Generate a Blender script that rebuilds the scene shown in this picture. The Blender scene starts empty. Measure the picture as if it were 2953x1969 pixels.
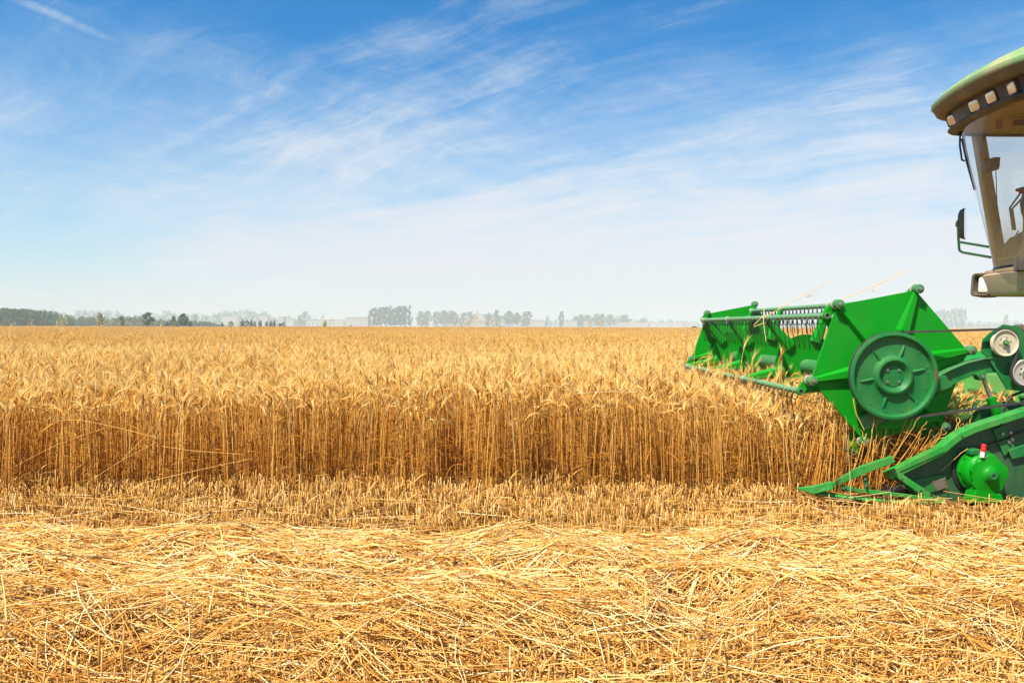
import bpy, bmesh, math, random
import numpy as np
from mathutils import Vector, Matrix

SC = bpy.context.scene
COL = SC.collection
R = math.radians
random.seed(7)
rng = np.random.default_rng(11)

# ------------------------------------------------------------------ camera
EYE = 1.04                    # lens height above the soil
FPX = 2280.0                  # focal length in photograph pixels (2953 wide)
ROLL = R(0.2)
HORIZON = 42.9                # horizon lies this many pixels above the picture centre
cam = bpy.data.cameras.new("camera")
cam.sensor_width = 36.0
cam.lens = 36.0 * FPX / 2953.0
cam.shift_y = -HORIZON / 2953.0
cam.clip_start = 0.05
cam.clip_end = 6000
camo = bpy.data.objects.new("camera", cam)
COL.objects.link(camo)
camo.matrix_world = Matrix.Translation((0, 0, EYE)) @ Matrix.Rotation(R(90), 4, 'X') @ Matrix.Rotation(ROLL, 4, 'Z')
SC.camera = camo
SC.render.resolution_x, SC.render.resolution_y = 1024, 682
SC.view_settings.view_transform = 'Standard'
SC.view_settings.look = 'None'
SC.view_settings.exposure = 0.88
SC.view_settings.gamma = 1
cy = SC.cycles
cy.max_bounces = 6
cy.diffuse_bounces = 3
cy.glossy_bounces = 2
cy.transmission_bounces = 3
cy.volume_bounces = 1
cy.transparent_max_bounces = 8
cy.use_adaptive_sampling = True
cy.adaptive_threshold = 0.01
cy.use_denoising = True

def F(u, v, Y):
    """photograph pixel measured at depth Y -> metres"""
    xc, yc = (u - 1476.5) / FPX, (984.5 - v - HORIZON) / FPX
    c, s = math.cos(ROLL), math.sin(ROLL)
    return Vector(((xc * c - yc * s) * Y, Y, EYE + (xc * s + yc * c) * Y))

def C(a, b, Y):
    """the same for the enlarged crop of the harvester"""
    return F(1950 + 0.45925 * a, 780 + 0.45925 * b, Y)

# ------------------------------------------------------------------ sky and sun
SUN_EL, SUN_AZ = R(57), R(222)          # azimuth clockwise from +Y: behind the camera, to its left
W = bpy.data.worlds.new("World")
SC.world = W
W.use_nodes = True
nt = W.node_tree
nt.nodes.clear()

class NG:
    """small node-graph helper"""
    def __init__(self, tree):
        self.t = tree
    def new(self, kind, **kw):
        n = self.t.nodes.new(kind)
        for k, v in kw.items():
            setattr(n, k, v)
        return n
    def put(self, sock, v):
        if isinstance(v, bpy.types.NodeSocket):
            self.t.links.new(v, sock)
        elif v is not None:
            sock.default_value = v
    def math(self, op, a, b=None, c=None, clamp=False):
        n = self.new('ShaderNodeMath', operation=op, use_clamp=clamp)
        for i, v in enumerate((a, b, c)):
            if v is not None:
                self.put(n.inputs[i], v)
        return n.outputs[0]
    def vmath(self, op, a, b=None):
        n = self.new('ShaderNodeVectorMath', operation=op)
        self.put(n.inputs[0], a)
        if b is not None:
            self.put(n.inputs[1], b)
        return n.outputs['Value'] if op in ('DOT_PRODUCT', 'LENGTH', 'DISTANCE') else n.outputs[0]
    def noise(self, vec, scale, detail=5, rough=0.55, dist=0.0):
        n = self.new('ShaderNodeTexNoise')
        self.put(n.inputs['Vector'], vec)
        n.inputs['Scale'].default_value = scale
        n.inputs['Detail'].default_value = detail
        n.inputs['Roughness'].default_value = rough
        n.inputs['Distortion'].default_value = dist
        return n.outputs['Fac']
    def ramp(self, fac, stops, interp='LINEAR'):
        n = self.new('ShaderNodeValToRGB')
        n.color_ramp.interpolation = interp
        e = n.color_ramp.elements
        while len(e) > 1:
            e.remove(e[-1])
        for i, (p, c) in enumerate(stops):
            k = e[0] if i == 0 else e.new(p)
            k.position = p
            k.color = (c[0], c[1], c[2], 1) if hasattr(c, '__len__') else (c, c, c, 1)
        self.put(n.inputs[0], fac)
        return n.outputs[0]
    def smooth(self, v, lo, hi):
        n = self.new('ShaderNodeMapRange', interpolation_type='SMOOTHSTEP')
        self.put(n.inputs[0], v)
        n.inputs[1].default_value, n.inputs[2].default_value = lo, hi
        return n.outputs[0]
    def mix(self, fac, a, b, mode='MIX'):
        n = self.new('ShaderNodeMix', data_type='RGBA', blend_type=mode)
        self.put(n.inputs[0], fac)
        self.put(n.inputs[6], a if isinstance(a, bpy.types.NodeSocket) else (*a, 1))
        self.put(n.inputs[7], b if isinstance(b, bpy.types.NodeSocket) else (*b, 1))
        return n.outputs[2]
    def mapping(self, vec, scale=(1, 1, 1), rot=(0, 0, 0), loc=(0, 0, 0)):
        n = self.new('ShaderNodeMapping')
        self.put(n.inputs['Vector'], vec)
        n.inputs['Scale'].default_value = scale
        n.inputs['Rotation'].default_value = rot
        n.inputs['Location'].default_value = loc
        return n.outputs[0]

def build_sky():
    g = NG(nt)
    def aniso(vec, theta, sx, sy, loc=(0, 0, 0)):
        """coordinates stretched along direction theta of the cloud plane"""
        return g.mapping(g.mapping(vec, (1, 1, 1), (0, 0, R(-theta))), (sx, sy, 1), (0, 0, 0), loc)
    tc = g.new('ShaderNodeTexCoord').outputs['Generated']
    d = g.vmath('NORMALIZE', tc)
    sp = g.new('ShaderNodeSeparateXYZ')
    g.put(sp.inputs[0], d)
    x, y, z = sp.outputs
    sky = g.new('ShaderNodeTexSky', sky_type='NISHITA')
    sky.sun_disc = False
    sky.sun_elevation = SUN_EL
    sky.sun_rotation = SUN_AZ
    sky.air_density, sky.dust_density, sky.ozone_density = 1.0, 0.6, 2.6
    hs = g.new('ShaderNodeHueSaturation')
    hs.inputs['Saturation'].default_value = SKY_SAT
    hs.inputs['Value'].default_value = SKY_VAL
    g.put(hs.inputs['Color'], sky.outputs[0])
    base = g.mix(1.0, hs.outputs[0], SKY_TINT, 'MULTIPLY')
    # high cloud layer: direction projected on a plane overhead
    zz = g.math('ADD', g.math('MAXIMUM', z, 0.0), 0.10)
    px, py = g.math('DIVIDE', x, zz), g.math('DIVIDE', y, zz)
    cb = g.new('ShaderNodeCombineXYZ')
    g.put(cb.inputs[0], px)
    g.put(cb.inputs[1], py)
    p = cb.outputs[0]
    warp = g.new('ShaderNodeTexNoise')
    g.put(warp.inputs['Vector'], p)
    warp.inputs['Scale'].default_value = 0.6
    warp.inputs['Detail'].default_value = 3
    wv = g.vmath('SCALE', warp.outputs['Color'])
    wv.node.inputs['Scale'].default_value = 0.7
    pw = g.vmath('ADD', p, wv)
    n1 = g.noise(aniso(pw, -48, 0.55, 1.35, (7.7, 1.9, 0)), 1.05, 12, 0.66, 0.2)
    n2 = g.noise(aniso(pw, -40, 0.45, 2.2, (3.1, 1.7, 0)), 2.3, 14, 0.72, 0.3)
    n4 = g.noise(aniso(pw, 58, 0.6, 1.5, (5.1, 0.4, 0)), 1.6, 12, 0.70, 0.2)
    n3 = g.noise(g.mapping(p, (1, 1, 1), (0, 0, 0), (12.2, 0.7, 0)), 0.45, 3, 0.5)
    streak = g.math('ADD', g.math('ADD', g.math('MULTIPLY', n1, 0.42), g.math('MULTIPLY', n2, 0.33)), g.math('MULTIPLY', n4, 0.25))
    # a milky veil thickening towards the horizon (thinner on the left), wisps over all of it
    low = g.smooth(z, 0.36, 0.03)
    az = g.math('DIVIDE', x, g.math('MAXIMUM', y, 0.05))
    side = g.smooth(az, -0.72, 0.0)
    veil = g.smooth(g.math('ADD', z, g.math('MULTIPLY', g.math('SUBTRACT', 0.5, streak), 0.55)), 0.40, 0.07)
    veil = g.math('MULTIPLY', g.math('POWER', veil, 1.05), g.math('ADD', g.math('ADD', 0.60, g.math('MULTIPLY', side, 0.40)), g.math('MULTIPLY', g.smooth(z, 0.10, 0.0), 0.30)), clamp=True)
    thick = g.math('ADD', streak, g.math('MULTIPLY', g.math('SUBTRACT', n3, 0.5), 0.40))
    wisp = g.math('MULTIPLY', g.smooth(thick, 0.47, 0.67), g.math('ADD', 0.34, g.math('MULTIPLY', low, 0.55)))
    dens = g.math('SUBTRACT', 1.0, g.math('MULTIPLY', g.math('SUBTRACT', 1.0, veil), g.math('SUBTRACT', 1.0, wisp)))
    # the bright bank right of the middle, and the thin trail at the upper left
    def dirv(u, v):
        q = F(u, v, 1.0) - Vector((0, 0, EYE))
        return q.normalized()
    def streakline(a, b, width, soft_noise):
        da, db = dirv(*a), dirv(*b)
        nrm = da.cross(db).normalized()
        mid = (da + db).normalized()
        half = da.angle(db) * 0.5
        along = nrm.cross(mid).normalized()
        t = g.vmath('DOT_PRODUCT', d, tuple(along))
        off = g.math('ABSOLUTE', g.math('ADD', g.vmath('DOT_PRODUCT', d, tuple(nrm)),
                     g.math('MULTIPLY', g.math('SUBTRACT', soft_noise, 0.5), width * 1.5)))
        w1 = g.smooth(off, width, 0.0)
        w2 = g.smooth(g.math('ABSOLUTE', t), half * 1.15, half * 0.35)
        front = g.math('GREATER_THAN', g.vmath('DOT_PRODUCT', d, tuple(mid)), 0.5)
        return g.math('MULTIPLY', g.math('MULTIPLY', w1, w2), front)
    trail = streakline((-90, -60), (430, 160), 0.0085, n2)
    bank1 = streakline((2180, 370), (2760, 170), 0.060, n1)
    bank2 = streakline((2230, 400), (2800, 300), 0.050, n2)
    fine = g.smooth(n2, 0.36, 0.66)
    banks = g.math('MULTIPLY', g.math('MAXIMUM', bank1, g.math('MULTIPLY', bank2, 0.7)), g.math('ADD', 0.35, g.math('MULTIPLY', fine, 0.75)))
    low_l = g.math('MULTIPLY', streakline((260, 760), (1080, 870), 0.020, n2), g.math('ADD', 0.2, g.math('MULTIPLY', fine, 0.8)))
    dens = g.math('MAXIMUM', dens, g.math('MULTIPLY', g.math('MULTIPLY', trail, 0.32), g.math('ADD', 0.4, fine)))
    dens = g.math('MAXIMUM', dens, g.math('MULTIPLY', banks, 0.62), clamp=True)
    white = g.mix(low_l, g.mix(low, CLOUD_HI, CLOUD_LO), CLOUD_HI)
    col = g.mix(g.math('MULTIPLY', dens, 0.94), base, white)
    bg = g.new('ShaderNodeBackground')
    bg.inputs['Strength'].default_value = 0.073
    g.put(bg.inputs['Color'], col)
    out = g.new('ShaderNodeOutputWorld')
    nt.links.new(bg.outputs[0], out.inputs[0])

HAZE, HAZE_G = 0.0006, -0.1
SKY_SAT, SKY_VAL, SKY_TINT = 1.35, 1.0, (0.10, 1.06, 1.22)
CLOUD_HI, CLOUD_LO = (6.5, 6.8, 7.0), (6.38, 6.40, 6.75)
build_sky()

sun = bpy.data.lights.new("sun", 'SUN')
sun.energy = 5.0
sun.angle = R(0.5)
sun.color = (1.0, 0.90, 0.75)
suno = bpy.data.objects.new("sun", sun)
COL.objects.link(suno)
sd = Vector((math.sin(SUN_AZ) * math.cos(SUN_EL), math.cos(SUN_AZ) * math.cos(SUN_EL), math.sin(SUN_EL)))
suno.rotation_euler = (-sd).to_track_quat('-Z', 'Y').to_euler()
suno.location = sd * 40

# ------------------------------------------------------------------ object helpers
def tag(o, label=None, cat=None, group=None, kind=None):
    if label: o['label'] = label
    if cat: o['category'] = cat
    if group: o['group'] = group
    if kind: o['kind'] = kind
    return o

def empty(name, loc=(0, 0, 0)):
    o = bpy.data.objects.new(name, None)
    COL.objects.link(o)
    o.location = loc
    o.empty_display_size = 0.2
    return o

def copy_tree(o, parent=None, depth=0):
    c = o.copy()
    COL.objects.link(c)
    if parent is not None:
        c.parent = parent
    for ch in KIDS.get(o.name, []):
        k = copy_tree(ch, c)
        KIDS.setdefault(c.name, []).append(k)
    return c
KIDS = {}

class MB:
    """collects shapes and links them as ONE mesh object"""
    def __init__(self):
        self.v, self.f = [], []
    def add(self, vs, fs):
        n = len(self.v)
        self.v += [tuple(p) for p in vs]
        self.f += [tuple(i + n for i in q) for q in fs]
        return self
    def box(self, lo, hi):
        (a, b, c), (d, e, f) = lo, hi
        return self.add([(a, b, c), (d, b, c), (d, e, c), (a, e, c), (a, b, f), (d, b, f), (d, e, f), (a, e, f)],
                        [(0, 3, 2, 1), (4, 5, 6, 7), (0, 1, 5, 4), (1, 2, 6, 5), (2, 3, 7, 6), (3, 0, 4, 7)])
    def hull8(self, p):
        return self.add(p, [(0, 3, 2, 1), (4, 5, 6, 7), (0, 1, 5, 4), (1, 2, 6, 5), (2, 3, 7, 6), (3, 0, 4, 7)])
    def tube(self, pts, r, n=10, cap=True):
        pts = [Vector(p) for p in pts]
        rs = r if hasattr(r, '__len__') else [r] * len(pts)
        rings = []
        t0 = (pts[1] - pts[0]).normalized()
        up = Vector((0, 0, 1)) if abs(t0.z) < 0.9 else Vector((1, 0, 0))
        a = t0.cross(up).normalized()
        for i, p in enumerate(pts):
            if i == 0: t = pts[1] - pts[0]
            elif i == len(pts) - 1: t = pts[-1] - pts[-2]
            else: t = (pts[i + 1] - p).normalized() + (p - pts[i - 1]).normalized()
            t.normalize()
            a = (a - t * a.dot(t)).normalized()
            b = t.cross(a)
            rings.append([p + (a * math.cos(6.28318 * k / n) + b * math.sin(6.28318 * k / n)) * rs[i] for k in range(n)])
        vs = [q for ring in rings for q in ring]
        fs = []
        for i in range(len(pts) - 1):
            for k in range(n):
                k2 = (k + 1) % n
                fs.append((i * n + k, (i + 1) * n + k, (i + 1) * n + k2, i * n + k2))
        if cap:
            fs.append(tuple(range(n)))
            fs.append(tuple((len(pts) - 1) * n + k for k in reversed(range(n))))
        return self.add(vs, fs)
    def lathe(self, c, prof, n=48, axis='Y', rmod=None):
        """prof: (radius, offset along the axis from c)"""
        c = Vector(c)
        vs, fs = [], []
        for (r, o) in prof:
            for k in range(n):
                t = 6.2831853 * k / n
                rr = max(r, 1e-4) * (rmod(t, r) if rmod else 1)
                if axis == 'Y': vs.append((c.x + rr * math.cos(t), c.y + o, c.z + rr * math.sin(t)))
                elif axis == 'Z': vs.append((c.x + rr * math.cos(t), c.y + rr * math.sin(t), c.z + o))
                else: vs.append((c.x + o, c.y + rr * math.cos(t), c.z + rr * math.sin(t)))
        for i in range(len(prof) - 1):
            for k in range(n):
                k2 = (k + 1) % n
                fs.append((i * n + k, i * n + k2, (i + 1) * n + k2, (i + 1) * n + k))
        return self.add(vs, fs)
    def prism(self, pts, depth, direction=(0, 1, 0)):
        """polygon (3-D points, one plane) pushed along direction"""
        n = len(pts)
        d = Vector(direction) * depth
        a = [Vector(p) for p in pts]
        vs = a + [p + d for p in a]
        fs = [tuple(range(n)), tuple(n + k for k in reversed(range(n)))]
        for k in range(n):
            k2 = (k + 1) % n
            fs.append((k, n + k, n + k2, k2))
        return self.add(vs, fs)
    def strip(self, path, w0, w1, depth):
        """band along a path in an XZ plane: w0 to one side, w1 to the other, pushed along +Y"""
        pts = [Vector(p) for p in path]
        L, Rr = [], []
        for i, p in enumerate(pts):
            t = (pts[min(i + 1, len(pts) - 1)] - pts[max(i - 1, 0)]).normalized()
            nrm = Vector((-t.z, 0, t.x))
            L.append(p + nrm * w0)
            Rr.append(p - nrm * w1)
        n = len(pts)
        vs = L + Rr + [p + Vector((0, depth, 0)) for p in L] + [p + Vector((0, depth, 0)) for p in Rr]
        fs = []
        for i in range(n - 1):
            fs += [(i, n + i, n + i + 1, i + 1), (2 * n + i, 2 * n + i + 1, 3 * n + i + 1, 3 * n + i),
                   (i, i + 1, 2 * n + i + 1, 2 * n + i), (n + i, 3 * n + i, 3 * n + i + 1, n + i + 1)]
        fs += [(0, 2 * n, 3 * n, n), (n - 1, 2 * n - 1, 4 * n - 1, 3 * n - 1)]
        return self.add(vs, fs)
    def loft(self, rings, closed=False, cap=False):
        n = len(rings[0])
        vs = [p for r in rings for p in r]
        fs = []
        for i in range(len(rings) - 1):
            for k in range(n if closed else n - 1):
                k2 = (k + 1) % n
                fs.append((i * n + k, i * n + k2, (i + 1) * n + k2, (i + 1) * n + k))
        if cap:
            fs.append(tuple(reversed(range(n))))
            fs.append(tuple((len(rings) - 1) * n + k for k in range(n)))
        return self.add(vs, fs)
    def build(self, name, mat, parent=None, smooth=None, bevel=0, recalc=True):
        me = bpy.data.meshes.new(name)
        me.from_pydata(self.v, [], self.f)
        if recalc:
            bm = bmesh.new()
            bm.from_mesh(me)
            bmesh.ops.recalc_face_normals(bm, faces=bm.faces)
            bm.to_mesh(me)
            bm.free()
        me.materials.append(mat)
        o = bpy.data.objects.new(name, me)
        COL.objects.link(o)
        if smooth:
            me.polygons.foreach_set('use_smooth', [True] * len(me.polygons))
            me.set_sharp_from_angle(angle=R(smooth))
        if bevel:
            m = o.modifiers.new('bevel', 'BEVEL')
            m.width, m.segments, m.limit_method, m.angle_limit = bevel, 2, 'ANGLE', R(35)
        if parent is not None:
            o.parent = parent
            o.matrix_parent_inverse = Matrix.Translation(-world_loc(parent))
            KIDS.setdefault(parent.name, []).append(o)
        return o

def world_loc(o):
    p = Vector(o.location)
    while o.parent is not None:
        p += o.matrix_parent_inverse.to_translation()
        o = o.parent
        p += Vector(o.location)
    return p

# ------------------------------------------------------------------ materials
def mat(name, col, rough=0.5, metal=0.0, spec=0.5, dirt=None, dirt_amt=0.0, dirt_scale=6.0, bump=0.0, coat=0.0, var=0.06, rust=0.0):
    m = bpy.data.materials.new(name)
    m.use_nodes = True
    g = NG(m.node_tree)
    b = m.node_tree.nodes['Principled BSDF']
    b.inputs['Roughness'].default_value = rough
    b.inputs['Metallic'].default_value = metal
    b.inputs['Specular IOR Level'].default_value = spec
    b.inputs['Coat Weight'].default_value = coat
    geo = g.new('ShaderNodeNewGeometry')
    pos = geo.outputs['Position']
    n1 = g.noise(pos, dirt_scale, 6, 0.62)
    c = g.mix(g.smooth(n1, 0.3, 0.7), tuple(x * (1 - var) for x in col), tuple(min(1, x * (1 + var)) for x in col))
    if dirt:
        n2 = g.noise(g.mapping(pos, (1, 1, 0.35), (0, 0, 0), (3, 1, 2)), dirt_scale * 1.7, 8, 0.7)
        c = g.mix(g.math('MULTIPLY', g.smooth(n2, 0.38, 0.72), dirt_amt), c, dirt)
    if rust:
        n3 = g.noise(pos, 16, 6, 0.65)
        c = g.mix(g.smooth(n3, 0.68 - rust, 0.72 - rust * 0.9), c, (0.055, 0.028, 0.018))
    g.put(b.inputs['Base Color'], c)
    g.put(b.inputs['Roughness'], g.math('ADD', rough - 0.08, g.math('MULTIPLY', n1, 0.16)))
    if bump:
        bp = g.new('ShaderNodeBump')
        bp.inputs['Strength'].default_value = bump
        bp.inputs['Distance'].default_value = 0.004
        g.put(bp.inputs['Height'], g.noise(pos, dirt_scale * 6, 4, 0.6))
        g.put(b.inputs['Normal'], bp.outputs[0])
    return m

DUST = (0.42, 0.30, 0.16)
GREEN = mat('green_paint', (0.0006, 0.245, 0.006), 0.42, spec=0.18, dirt=(0.018, 0.195, 0.016), dirt_amt=0.55, bump=0.05)
GREEN_DULL = mat('green_paint_dull', (0.006, 0.150, 0.032), 0.5, spec=0.3, dirt=DUST, dirt_amt=0.08)
GREEN_ARM = mat('green_paint_faded', (0.035, 0.19, 0.055), 0.5, dirt=DUST, dirt_amt=0.18)
GREEN_WORN = mat('green_paint_worn', (0.012, 0.26, 0.030), 0.45, dirt=DUST, dirt_amt=0.16, rust=0.09)
GREEN_DARK = mat('green_paint_shaded_sheet', (0.010, 0.085, 0.030), 0.55, dirt=DUST, dirt_amt=0.12)  # darker green: shade on the header side put into the colour
GREEN_LIT = mat('green_paint_lit', (0.085, 0.38, 0.075), 0.5, dirt=DUST, dirt_amt=0.3)  # lighter green: the sunlit, hazy look is put into the colour
GREEN_ROOF = mat('green_roof_paint', (0.19, 0.33, 0.13), 0.5, dirt=(0.46, 0.38, 0.20), dirt_amt=0.75, dirt_scale=2.5)
BAR = mat('worn_bar', (0.12, 0.34, 0.15), 0.45, dirt=(0.16, 0.09, 0.05), dirt_amt=0.55, dirt_scale=14)
STEEL = mat('bare_steel', (0.42, 0.40, 0.38), 0.32, metal=0.9)
WIRE = mat('spring_wire', (0.035, 0.030, 0.030), 0.4, metal=0.3)
BLACK = mat('black_rubber', (0.022, 0.020, 0.020), 0.6, dirt=(0.10, 0.075, 0.05), dirt_amt=0.3)
BELTM = mat('belt_rubber', (0.040, 0.034, 0.035), 0.55, dirt=(0.12, 0.09, 0.07), dirt_amt=0.25)
CREAM = mat('cream_pulley', (0.50, 0.46, 0.32), 0.4, dirt=(0.30, 0.22, 0.12), dirt_amt=0.35)
SILVER = mat('worn_pulley', (0.52, 0.50, 0.45), 0.3, metal=0.4)
WHITEB = mat('white_bushing', (0.40, 0.38, 0.32), 0.5, dirt=DUST, dirt_amt=0.3)
RED = mat('red_paint', (0.62, 0.022, 0.020), 0.4)
WHITE = mat('white_paint', (0.74, 0.70, 0.62), 0.45)
PLASTIC = mat('dusty_dark_plastic', (0.045, 0.033, 0.025), 0.55, dirt=(0.22, 0.145, 0.075), dirt_amt=0.75, dirt_scale=3)
VISOR = mat('dusty_visor', (0.15, 0.108, 0.068), 0.6, dirt=(0.30, 0.20, 0.11), dirt_amt=0.7, dirt_scale=3)
HOUSING = mat('dusty_housing', (0.44, 0.325, 0.20), 0.6, dirt=(0.36, 0.26, 0.15), dirt_amt=0.7, dirt_scale=2.5)
TAN = mat('tan_trim', (0.44, 0.30, 0.16), 0.55, dirt=(0.24, 0.16, 0.08), dirt_amt=0.5)
PILLARM = mat('tan_pillar', (0.44, 0.285, 0.135), 0.6, dirt=(0.20, 0.125, 0.055), dirt_amt=0.7, dirt_scale=4)
LINER = mat('headliner_cloth', (0.50, 0.31, 0.11), 0.8, dirt=(0.3, 0.19, 0.08), dirt_amt=0.5)
LENS = mat('lamp_lens', (0.98, 0.92, 0.78), 0.25, metal=0.55, dirt=(0.85, 0.70, 0.45), dirt_amt=0.4, dirt_scale=20)
LENS2 = mat('headlight_lens', (0.97, 0.90, 0.74), 0.4, metal=0.3, dirt=(0.6, 0.5, 0.35), dirt_amt=0.4, dirt_scale=12)
GREY = mat('grey_plastic', (0.12, 0.10, 0.085), 0.5, dirt=(0.28, 0.2, 0.12), dirt_amt=0.5)
MIRRORM = mat('mirror_glass', (0.85, 0.87, 0.9), 0.05, metal=1.0)
SEATM = mat('seat_cloth', (0.03, 0.03, 0.03), 0.85)
TYRE = mat('tyre_rubber', (0.03, 0.028, 0.026), 0.8, dirt=(0.25, 0.18, 0.1), dirt_amt=0.6)
YELLOW = mat('yellow_rim', (0.65, 0.42, 0.03), 0.45, dirt=DUST, dirt_amt=0.4)

def glass_mat():
    m = bpy.data.materials.new('dusty_glass')
    m.use_nodes = True
    g = NG(m.node_tree)
    m.node_tree.nodes.clear()
    out = g.new('ShaderNodeOutputMaterial')
    tr = g.new('ShaderNodeBsdfTransparent')
    tr.inputs[0].default_value = (0.93, 0.95, 0.95, 1)
    gl = g.new('ShaderNodeBsdfGlossy')
    gl.inputs['Roughness'].default_value = 0.04
    gl.inputs['Color'].default_value = (0.9, 0.93, 1, 1)
    df = g.new('ShaderNodeBsdfDiffuse')
    df.inputs['Color'].default_value = (0.62, 0.46, 0.26, 1)
    lw = g.new('ShaderNodeLayerWeight')
    lw.inputs['Blend'].default_value = 0.5
    fres = g.math('ADD', 0.035, g.math('MULTIPLY', g.math('POWER', lw.outputs['Facing'], 4.0), 0.55))
    m1 = g.new('ShaderNodeMixShader')
    g.put(m1.inputs[0], fres)
    g.t.links.new(tr.outputs[0], m1.inputs[1])
    g.t.links.new(gl.outputs[0], m1.inputs[2])
    geo = g.new('ShaderNodeNewGeometry')
    sp = g.new('ShaderNodeSeparateXYZ')
    g.put(sp.inputs[0], geo.outputs['Position'])
    n = g.noise(geo.outputs['Position'], 3.0, 6, 0.6)
    lowd = g.smooth(sp.outputs[2], 2.05, 1.55)
    dust = g.math('MULTIPLY', g.math('ADD', g.math('MULTIPLY', lowd, 0.34), 0.03), g.math('ADD', 0.4, n), clamp=True)
    m2 = g.new('ShaderNodeMixShader')
    g.put(m2.inputs[0], dust)
    g.t.links.new(m1.outputs[0], m2.inputs[1])
    g.t.links.new(df.outputs[0], m2.inputs[2])
    g.t.links.new(m2.outputs[0], out.inputs[0])
    return m
GLASS = glass_mat()

def straw_mat(name, stops, transl=0.28, rough=0.55, spec=0.3, patch=None):
    """stems, ears, leaves: colour comes from the plant's own 'tint' value"""
    m = bpy.data.materials.new(name)
    m.use_nodes = True
    g = NG(m.node_tree)
    b = m.node_tree.nodes['Principled BSDF']
    out = m.node_tree.nodes['Material Output']
    at = g.new('ShaderNodeAttribute', attribute_name='tint')
    t = at.outputs['Fac']
    if patch:
        geo = g.new('ShaderNodeNewGeometry')
        n = g.noise(geo.outputs['Position'], patch[0], 4, 0.6)
        t = g.math('ADD', t, g.math('MULTIPLY', g.math('SUBTRACT', n, 0.5), patch[1]), clamp=True)
    c = g.ramp(t, stops)
    g.put(b.inputs['Base Color'], c)
    b.inputs['Roughness'].default_value = rough
    b.inputs['Specular IOR Level'].default_value = 0.0      # matt, dry plant matter
    tl = g.new('ShaderNodeBsdfTranslucent')
    g.put(tl.inputs['Color'], c)
    mx = g.new('ShaderNodeMixShader')
    mx.inputs[0].default_value = transl
    g.t.links.new(b.outputs[0], mx.inputs[1])
    g.t.links.new(tl.outputs[0], mx.inputs[2])
    g.t.links.new(mx.outputs[0], out.inputs[0])
    return m

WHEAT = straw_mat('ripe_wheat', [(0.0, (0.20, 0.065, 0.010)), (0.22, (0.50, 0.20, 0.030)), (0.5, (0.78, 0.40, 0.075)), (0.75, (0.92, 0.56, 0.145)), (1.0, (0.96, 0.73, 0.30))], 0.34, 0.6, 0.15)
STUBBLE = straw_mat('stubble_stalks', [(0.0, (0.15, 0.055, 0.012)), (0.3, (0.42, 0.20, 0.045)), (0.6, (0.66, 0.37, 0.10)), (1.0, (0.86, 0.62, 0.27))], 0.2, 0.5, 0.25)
STRAW = straw_mat('cut_straw', [(0.0, (0.20, 0.070, 0.014)), (0.25, (0.58, 0.25, 0.045)), (0.55, (0.84, 0.48, 0.125)), (0.8, (0.92, 0.66, 0.27)), (1.0, (0.96, 0.80, 0.46))], 0.2, 0.5, 0.2)
# ------------------------------------------------------------------ ground
def ground_mat():
    m = bpy.data.materials.new('field_soil')
    m.use_nodes = True
    g = NG(m.node_tree)
    b = m.node_tree.nodes['Principled BSDF']
    b.inputs['Roughness'].default_value = 1.0
    b.inputs['Specular IOR Level'].default_value = 0.0
    pos = g.new('ShaderNodeNewGeometry').outputs['Position']
    n1 = g.noise(g.mapping(pos, (0.5, 1.6, 1)), 26, 8, 0.7)
    n2 = g.noise(pos, 4, 5, 0.6)
    n3 = g.noise(pos, 0.01, 4, 0.6)
    near = g.ramp(g.math('ADD', g.math('MULTIPLY', n1, 0.7), g.math('MULTIPLY', n2, 0.3)),
                  [(0.36, (0.055, 0.026, 0.010)), (0.5, (0.17, 0.080, 0.022)), (0.62, (0.40, 0.215, 0.060)), (0.74, (0.58, 0.35, 0.12))])
    far = g.ramp(n3, [(0.35, (0.45, 0.30, 0.11)), (0.5, (0.16, 0.17, 0.05)), (0.62, (0.42, 0.29, 0.11))])
    sp = g.new('ShaderNodeSeparateXYZ')
    g.put(sp.inputs[0], pos)
    c = g.mix(g.smooth(sp.outputs[1], 225, 262), near, far)
    g.put(b.inputs['Base Color'], c)
    bp = g.new('ShaderNodeBump')
    bp.inputs['Strength'].default_value = 0.6
    bp.inputs['Distance'].default_value = 0.02
    g.put(bp.inputs['Height'], n1)
    g.put(b.inputs['Normal'], bp.outputs[0])
    return m

gb = MB()
xs = [-2600, -700, -120, -20, -6, 6, 20, 120, 700, 2600]
ys = [-40, 1, 3, 6, 12, 60, 260, 700, 1500, 3800]
gb.v = [(x, y, 0.0) for y in ys for x in xs]
gb.f = [(j * 10 + i, j * 10 + i + 1, (j + 1) * 10 + i + 1, (j + 1) * 10 + i) for j in range(9) for i in range(9)]
tag(gb.build('ground', ground_mat(), recalc=False), 'flat brown field soil strewn with chaff', None, None, 'structure')

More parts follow.
